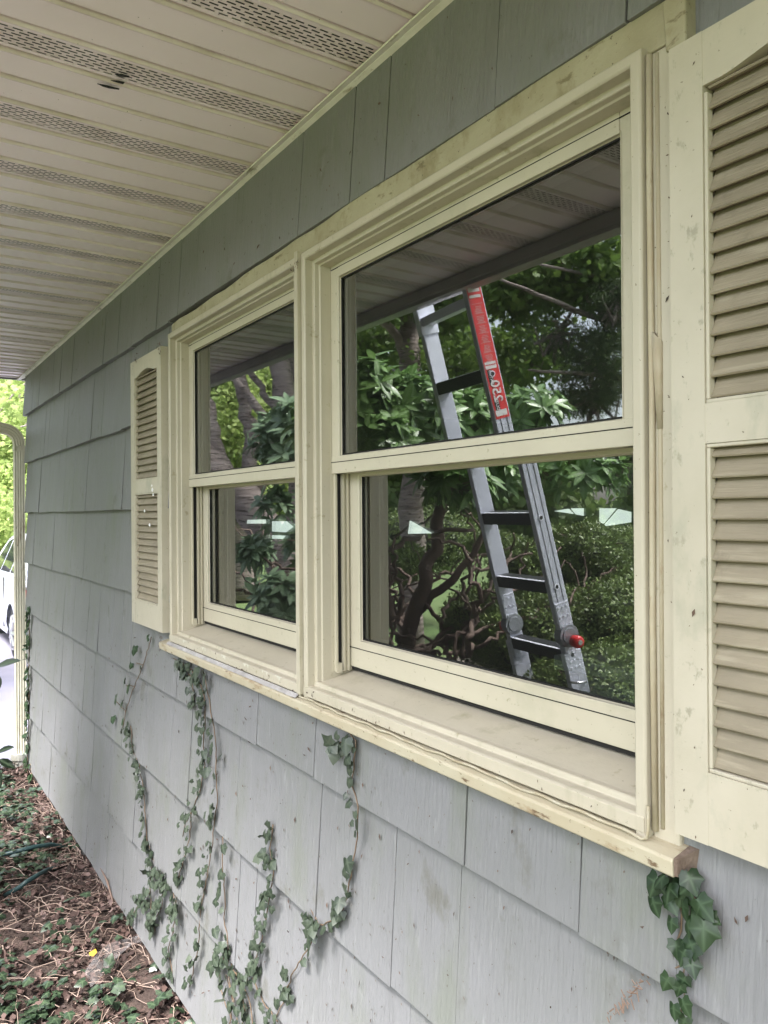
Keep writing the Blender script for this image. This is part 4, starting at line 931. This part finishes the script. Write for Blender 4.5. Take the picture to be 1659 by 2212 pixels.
tree('hemlock_tree', 'dark fine-needled hemlock filling the upper right of the reflection', 'tree',
     [([bs*np.array([1, 1, 0]), mp(1400, 1000, 7.5), mp(1395, 700, 7.4), mp(1390, 400, 7.4)], .16, .08), ([mp(1395, 720, 7.4), mp(1300, 690, 7.2), mp(1200, 650, 7.0), mp(1080, 600, 6.9)], .035, .012), ([mp(1395, 830, 7.4), mp(1280, 810, 7.1), mp(1150, 800, 7.0)], .03, .01), ([mp(1395, 620, 7.4), mp(1300, 600, 7.2), mp(1160, 570, 7.0)], .03, .01)],
     [mb(1300, 780, 7.2, 80, 80, 11000, 90), mb(1210, 720, 7.4, 90, 60, 1600, 60), mb(1340, 660, 7, 60, 70, 5000, 60), mb(1290, 860, 7.6, 100, 35, 5500, 50), mb(1350, 1000, 7.5, 60, 60, 2500, 50)], .05, T_quad(.22), 'fir', base=bs*np.array([1, 1, 0]), twigs=18)
for lab, bl in (('low azalea mound at the edge of the lawn, left of the twisted trunks', [(860, 1215, 9, 60, 45, 5200)]), ('low azalea mound at the edge of the lawn, right of the twisted trunks', [(1060, 1175, 11, 80, 26, 4500)]), ('broad dark shrub bank across the lawn behind the twisted trunks', [(900, 1170, 13, 170, 75, 12000)])):
    boxwood(lab, bl, .045)
# yellow-green understorey beyond the cherry
for i, (px, t, top_, lab) in enumerate(((470, 15, 760, 'sunlit yellow-green young maple seen between the cherry stems'), (580, 19, 700, 'taller yellow-green maple behind the right-hand cherry stem'), (300, 17, 700, 'yellow-green maple standing to the left behind the cherry'))):
    bs = mir(px, 1290, t)*np.array([1, 1, 0])
    tree('young_maple', lab, 'tree', [([bs, mp(px, 1000, t), mp(px+6, 800, t)], .09, .05)], [mb(px, 880, t, 110, 150, 14000, 90), mb(px, 1060, t, 90, 60, 4000, 50)], .10, T_star(), 'bright', 'yellow-green young maples', base=bs, twigs=14)
# tree trunk beyond, lawn shrubs
bs = mir(515, 1255, 16)*np.array([1, 1, 0])
tree('oak_tree', 'straight furrowed trunk standing on the lawn low in the left window', 'tree', [([bs, mp(517, 1160, 16), mp(516, 900, 16), mp(515, 500, 16)], .30, .2)], [mb(515, 420, 16, 200, 110, 4000, 60)], .12, T_star(), 'maple', base=bs, twigs=10)
# left of the house: bright trees and a hedge past the driveway
def blob(c, r, n, k): return (np.array(c, float), np.array(r, float), n, k)
tree('dogwood_tree', 'airy bright green tree overhanging the driveway beyond the house corner', 'tree', [([(-14, 3.3, 0), (-13.8, 3.2, 2), (-13.2, 2.6, 3.6)], .10, .05), ([(-13.8, 3.2, 2), (-12.6, 1.8, 3.3), (-11.8, .9, 3.0)], .03, .01)], [blob((-12.8, 1.3, 3.9), (1.3, .9, .9), 1500, 50), blob((-14.6, 2.4, 3.9), (1.8, 1.5, 1.4), 5000, 80)], .10, T_star(), 'bright', base=(-14, 3.3, 0), twigs=22)
tree('shade_tree', 'large light green tree behind the parked car', 'tree', [([(-27, 3.2, 0), (-27, 3.2, 3), (-27, 3.3, 6)], .22, .12)], [blob((-27, 3.3, 4.6), (2.8, 2.8, 2.6), 15000, 110), blob((-24, 2.2, 1.7), (1.6, 1.6, 1.5), 7000, 60)], .15, T_star(), 'bright', base=(-27, 3.2, 0))
b = MB()
n = 26000; hx = rng.uniform(-24, -20.5, n); hy = rng.uniform(-3, 12, n); hz = rng.uniform(0, 1, n)**.7*(2.0+.35*np.sin(hy*1.3)+.2*np.sin(hy*4)); P = np.stack([hx, hy, hz], 1)
root = empty('hedge', 'loose yellow-green hedge along the far side of the driveway', 'hedge', (-22, 4, 0))
leaves('foliage', P, unit(n), unit(n)+np.array([.5, 0, .8]), rng.uniform(.07, .16, n), T_star(), M['bright'], root, smooth=False)
# far wood behind everything
n = 90000; an = rng.uniform(R(160), R(262), n)+0; rd = rng.uniform(40, 58, n); hh = 7+3*np.sin(an*9)+2*np.sin(an*23+1)+1.0*np.sin(an*61)
z = rng.uniform(0, 1, n)**.8*hh; k = rng.normal(size=(n, 3))*.4
P = np.stack([rd*np.cos(an), rd*np.sin(an), z], 1)+k
tag(leaves('far_wood', P, unit(n), unit(n)+np.array([.4, .4, .5]), rng.uniform(.3, .75, n), T_quad(.8), M['far'], smooth=False), 'dense green wood closing the view beyond the road', 'wood', kind='stuff')
# dark leafy twigs poking in at the left edge
for lab, leavesxy, stemxy in (('two broad dark leaves of a twig poking into the left edge over the driveway', [((-8, 1440), (1, -.1, .35), .16), ((-4, 1458), (.2, .1, -1), .08)], [(-60, 1470), (-10, 1440)]),
                              ('low leafy twig at the left edge above the drain boot', [((-6, 1625), (.7, 0, .3), .12), ((-2, 1640), (.6, 0, -.2), .12), ((-6, 1660), (.2, 0, -1), .12)], [(-60, 1680), (-8, 1630)])):
    sp = [CAM+ray(x_, y_)*3.4 for x_, y_ in stemxy]
    root = empty('shrub_twig', lab, 'twig', tuple(map(float, sp[0])), None); b = MB(); b.tube([sp[0]-np.array([0, .1, .3]), *sp], .004, 6); under(root, b.build('stem', M['stem']))
    P = np.array([CAM+ray(*xy)*3.4 for xy, _, _ in leavesxy]); D = np.array([RIGHT*dd[0]+UP*dd[2]-FWD*.2 for _, dd, _ in leavesxy])
    leaves('foliage', P, D, np.tile(-FWD*.6+UP, (len(P), 1)), np.array([s_*.75 for _, _, s_ in leavesxy]), T_oval(1, .42, .1, .1), M['ivy'], root)

# ================================================================== THE CAR
car = empty('parked_car', 'white car parked on the driveway, half hidden behind the downspout', 'car', (-12.0, 1.5, -.03))
CY0, CY1 = .60, 2.42; X0 = -9.75      # rear bumper X; car points to -X
side = [(-.0, .45), (-.02, .95), (.25, 1.02), (1.0, 1.0), (2.9, .97), (3.3, .92), (4.3, .80), (4.55, .62), (4.6, .35), (4.3, .25)]
def arch(cx, r=.36, n=12): return [(cx+r*math.cos(a), .31+r*math.sin(a)) for a in [math.pi*i/n-.15*(1-2*i/n)*0 for i in range(n+1)]]
W1, W2 = .85, 3.55
low = [(.2, .25)]
prof_ = [(0, .42), (0, .95), (.3, 1.0), (1.1, .99), (3.0, .955), (3.45, .92), (4.25, .80), (4.52, .66), (4.58, .35), (4.4, .24)]+[(a, max(c, .24)) for a, c in arch(W2)]+[(W2-.45, .24), (W1+.45, .24)]+[(a, max(c, .24)) for a, c in arch(W1)]+[(.15, .28)]
b = MB(); n = len(prof_); ylist = [(CY0, .0), (CY0-.03, .04), (CY1+.03, .04), (CY1, .0)]
vv = []
for y_, ins in ((CY0+.06, .0), (CY0, .0), (CY1, 0), (CY1-.06, 0)):
    for a, c in prof_:
        vv.append((X0-a, y_, c))
b.add(vv, [(k*n+i, k*n+(i+1) % n, (k+1)*n+(i+1) % n, (k+1)*n+i) for k in range(3) for i in range(n)])
# side skins with slight crown
for y_, s_ in ((CY0+.0, -1), (CY1, 1)):
    b.add([(X0-a, y_+s_*(.0 if c > .8 else .015 if c > .4 else -.01), c) for a, c in prof_], [tuple(range(n))])
body = under(car, b.build('body', M['carw'], bevel=.02))
cab = [(.25, 1.0), (.7, 1.42), (1.3, 1.51), (2.2, 1.50), (2.6, 1.42), (3.4, .94)]
b = MB(); vv = []
for y_, k in ((CY0+.03, 0), (CY0+.20, 1), (CY1-.20, 1), (CY1-.03, 0)):
    pass
def cabv(a, c, sd): ins = .04+.22*max(0, (c-.95)/.56); return (X0-a, (CY0+ins) if sd == 0 else (CY1-ins), c)
m_ = len(cab); b.add([cabv(a, c, 0) for a, c in cab]+[cabv(a, c, 1) for a, c in cab], [tuple(range(m_)), tuple(range(m_, 2*m_))[::-1]]+[(i, (i+1) % m_, m_+(i+1) % m_, m_+i) for i in range(m_)])
under(car, b.build('roof', M['carw'], bevel=.015))
def panel(poly, off, name, m__, sd=0):
    b = MB(); q = [np.array(cabv(a, c, sd))+np.array([0, -off if sd == 0 else off, 0]) for a, c in poly]; b.add(q, [tuple(range(len(q)))]); return under(car, b.build(name, m__))
for sd in (0, 1):
    panel([(.62, 1.04), (.85, 1.38), (1.35, 1.45), (1.40, 1.02)], .004, 'side_window', M['carglass'], sd)
    panel([(1.48, 1.02), (1.44, 1.45), (2.15, 1.45), (2.20, 1.01)], .004, 'side_window', M['carglass'], sd)
    panel([(2.28, 1.01), (2.24, 1.44), (2.52, 1.40), (3.02, 1.01)], .004, 'side_window', M['carglass'], sd)
b = MB(); b.add([cabv(2.63, 1.41, 0), cabv(3.36, .965, 0), cabv(3.36, .965, 1), cabv(2.63, 1.41, 1)], [(0, 1, 2, 3)]); o = b.build('windscreen', M['carglass']); o.location = (-.004, 0, .006); under(car, o)
for wx in (W1, W2):
    for y_, s_ in ((CY0+.02, -1), (CY1-.02, 1)):
        b = MB(); c = (X0-wx, y_+s_*-.10, .31)
        b.tube([(c[0], y_+s_*-.2, .31), (c[0], y_+s_*-.17, .31), (c[0], y_+s_*-.02, .31), (c[0], y_, .31)], [.30, .33, .33, .30], 32); wh = under(car, b.build('wheel', M['rubber']))
        b = MB(); b.tube([(c[0], y_+s_*-.01, .31), (c[0], y_+s_*.004, .31)], .215, 28, mi=1)
        for k in range(7):
            a = k*2*math.pi/7; d_ = np.array([math.cos(a), 0, math.sin(a)]); q = np.array([c[0], y_+s_*.010, .31]); b.tube([q, q+d_*.2], [.032, .018], 6, mi=0)
        b.tube([(c[0], y_, .31), (c[0], y_+s_*.02, .31)], .05, 14)
        b.tube([(c[0]+.21*math.cos(a), y_+s_*.006, .31+.21*math.sin(a)) for a in np.linspace(0, 2*math.pi, 29)], .012, 6)
        o = b.build('rim', [M['chrome'], M['rubber']]); o.parent = wh
for y_, s_ in ((CY0, -1), (CY1, 1)):
    b = MB(); x_ = X0-2.95; b.hexa([(x_-.08, y_+s_*.02, 1.0), (x_+.08, y_+s_*.02, 1.0), (x_+.08, y_+s_*.2, 1.0), (x_-.06, y_+s_*.2, 1.0), (x_-.08, y_+s_*.03, 1.12), (x_+.06, y_+s_*.03, 1.13), (x_+.06, y_+s_*.2, 1.13), (x_-.05, y_+s_*.2, 1.12)]); under(car, b.build('mirror', M['rubber'], bevel=.02))
    for a in (1.75, 2.75):
        b = MB(); b.tube([(X0-a, y_+s_*.02, .86), (X0-a-.08, y_+s_*.04, .865), (X0-a-.16, y_+s_*.02, .87)], .012, 8); under(car, b.build('door_handle', M['carw'], smooth=True))
    b = MB()
    for a in (1.42, 2.24, 3.1): b.box(X0-a-.003, X0-a+.003, min(y_+s_*.0165, y_+s_*.004), max(y_+s_*.0165, y_+s_*.004), .32, .96)
    under(car, b.build('door_seam', M['dark']))
    b = MB(); b.box(X0-.02, X0+.006, min(y_-s_*.02, y_-s_*.25), max(y_-s_*.02, y_-s_*.25), .7, .9); under(car, b.build('tail_lamp', M['lampred']))
    b = MB(); b.box(X0-4.50, X0-4.40, min(y_-s_*.05, y_-s_*.4), max(y_-s_*.05, y_-s_*.4), .60, .73); under(car, b.build('headlight', M['carglass']))
print('faces total', sum(len(o.data.polygons) for o in bpy.data.objects if o.type == 'MESH'))
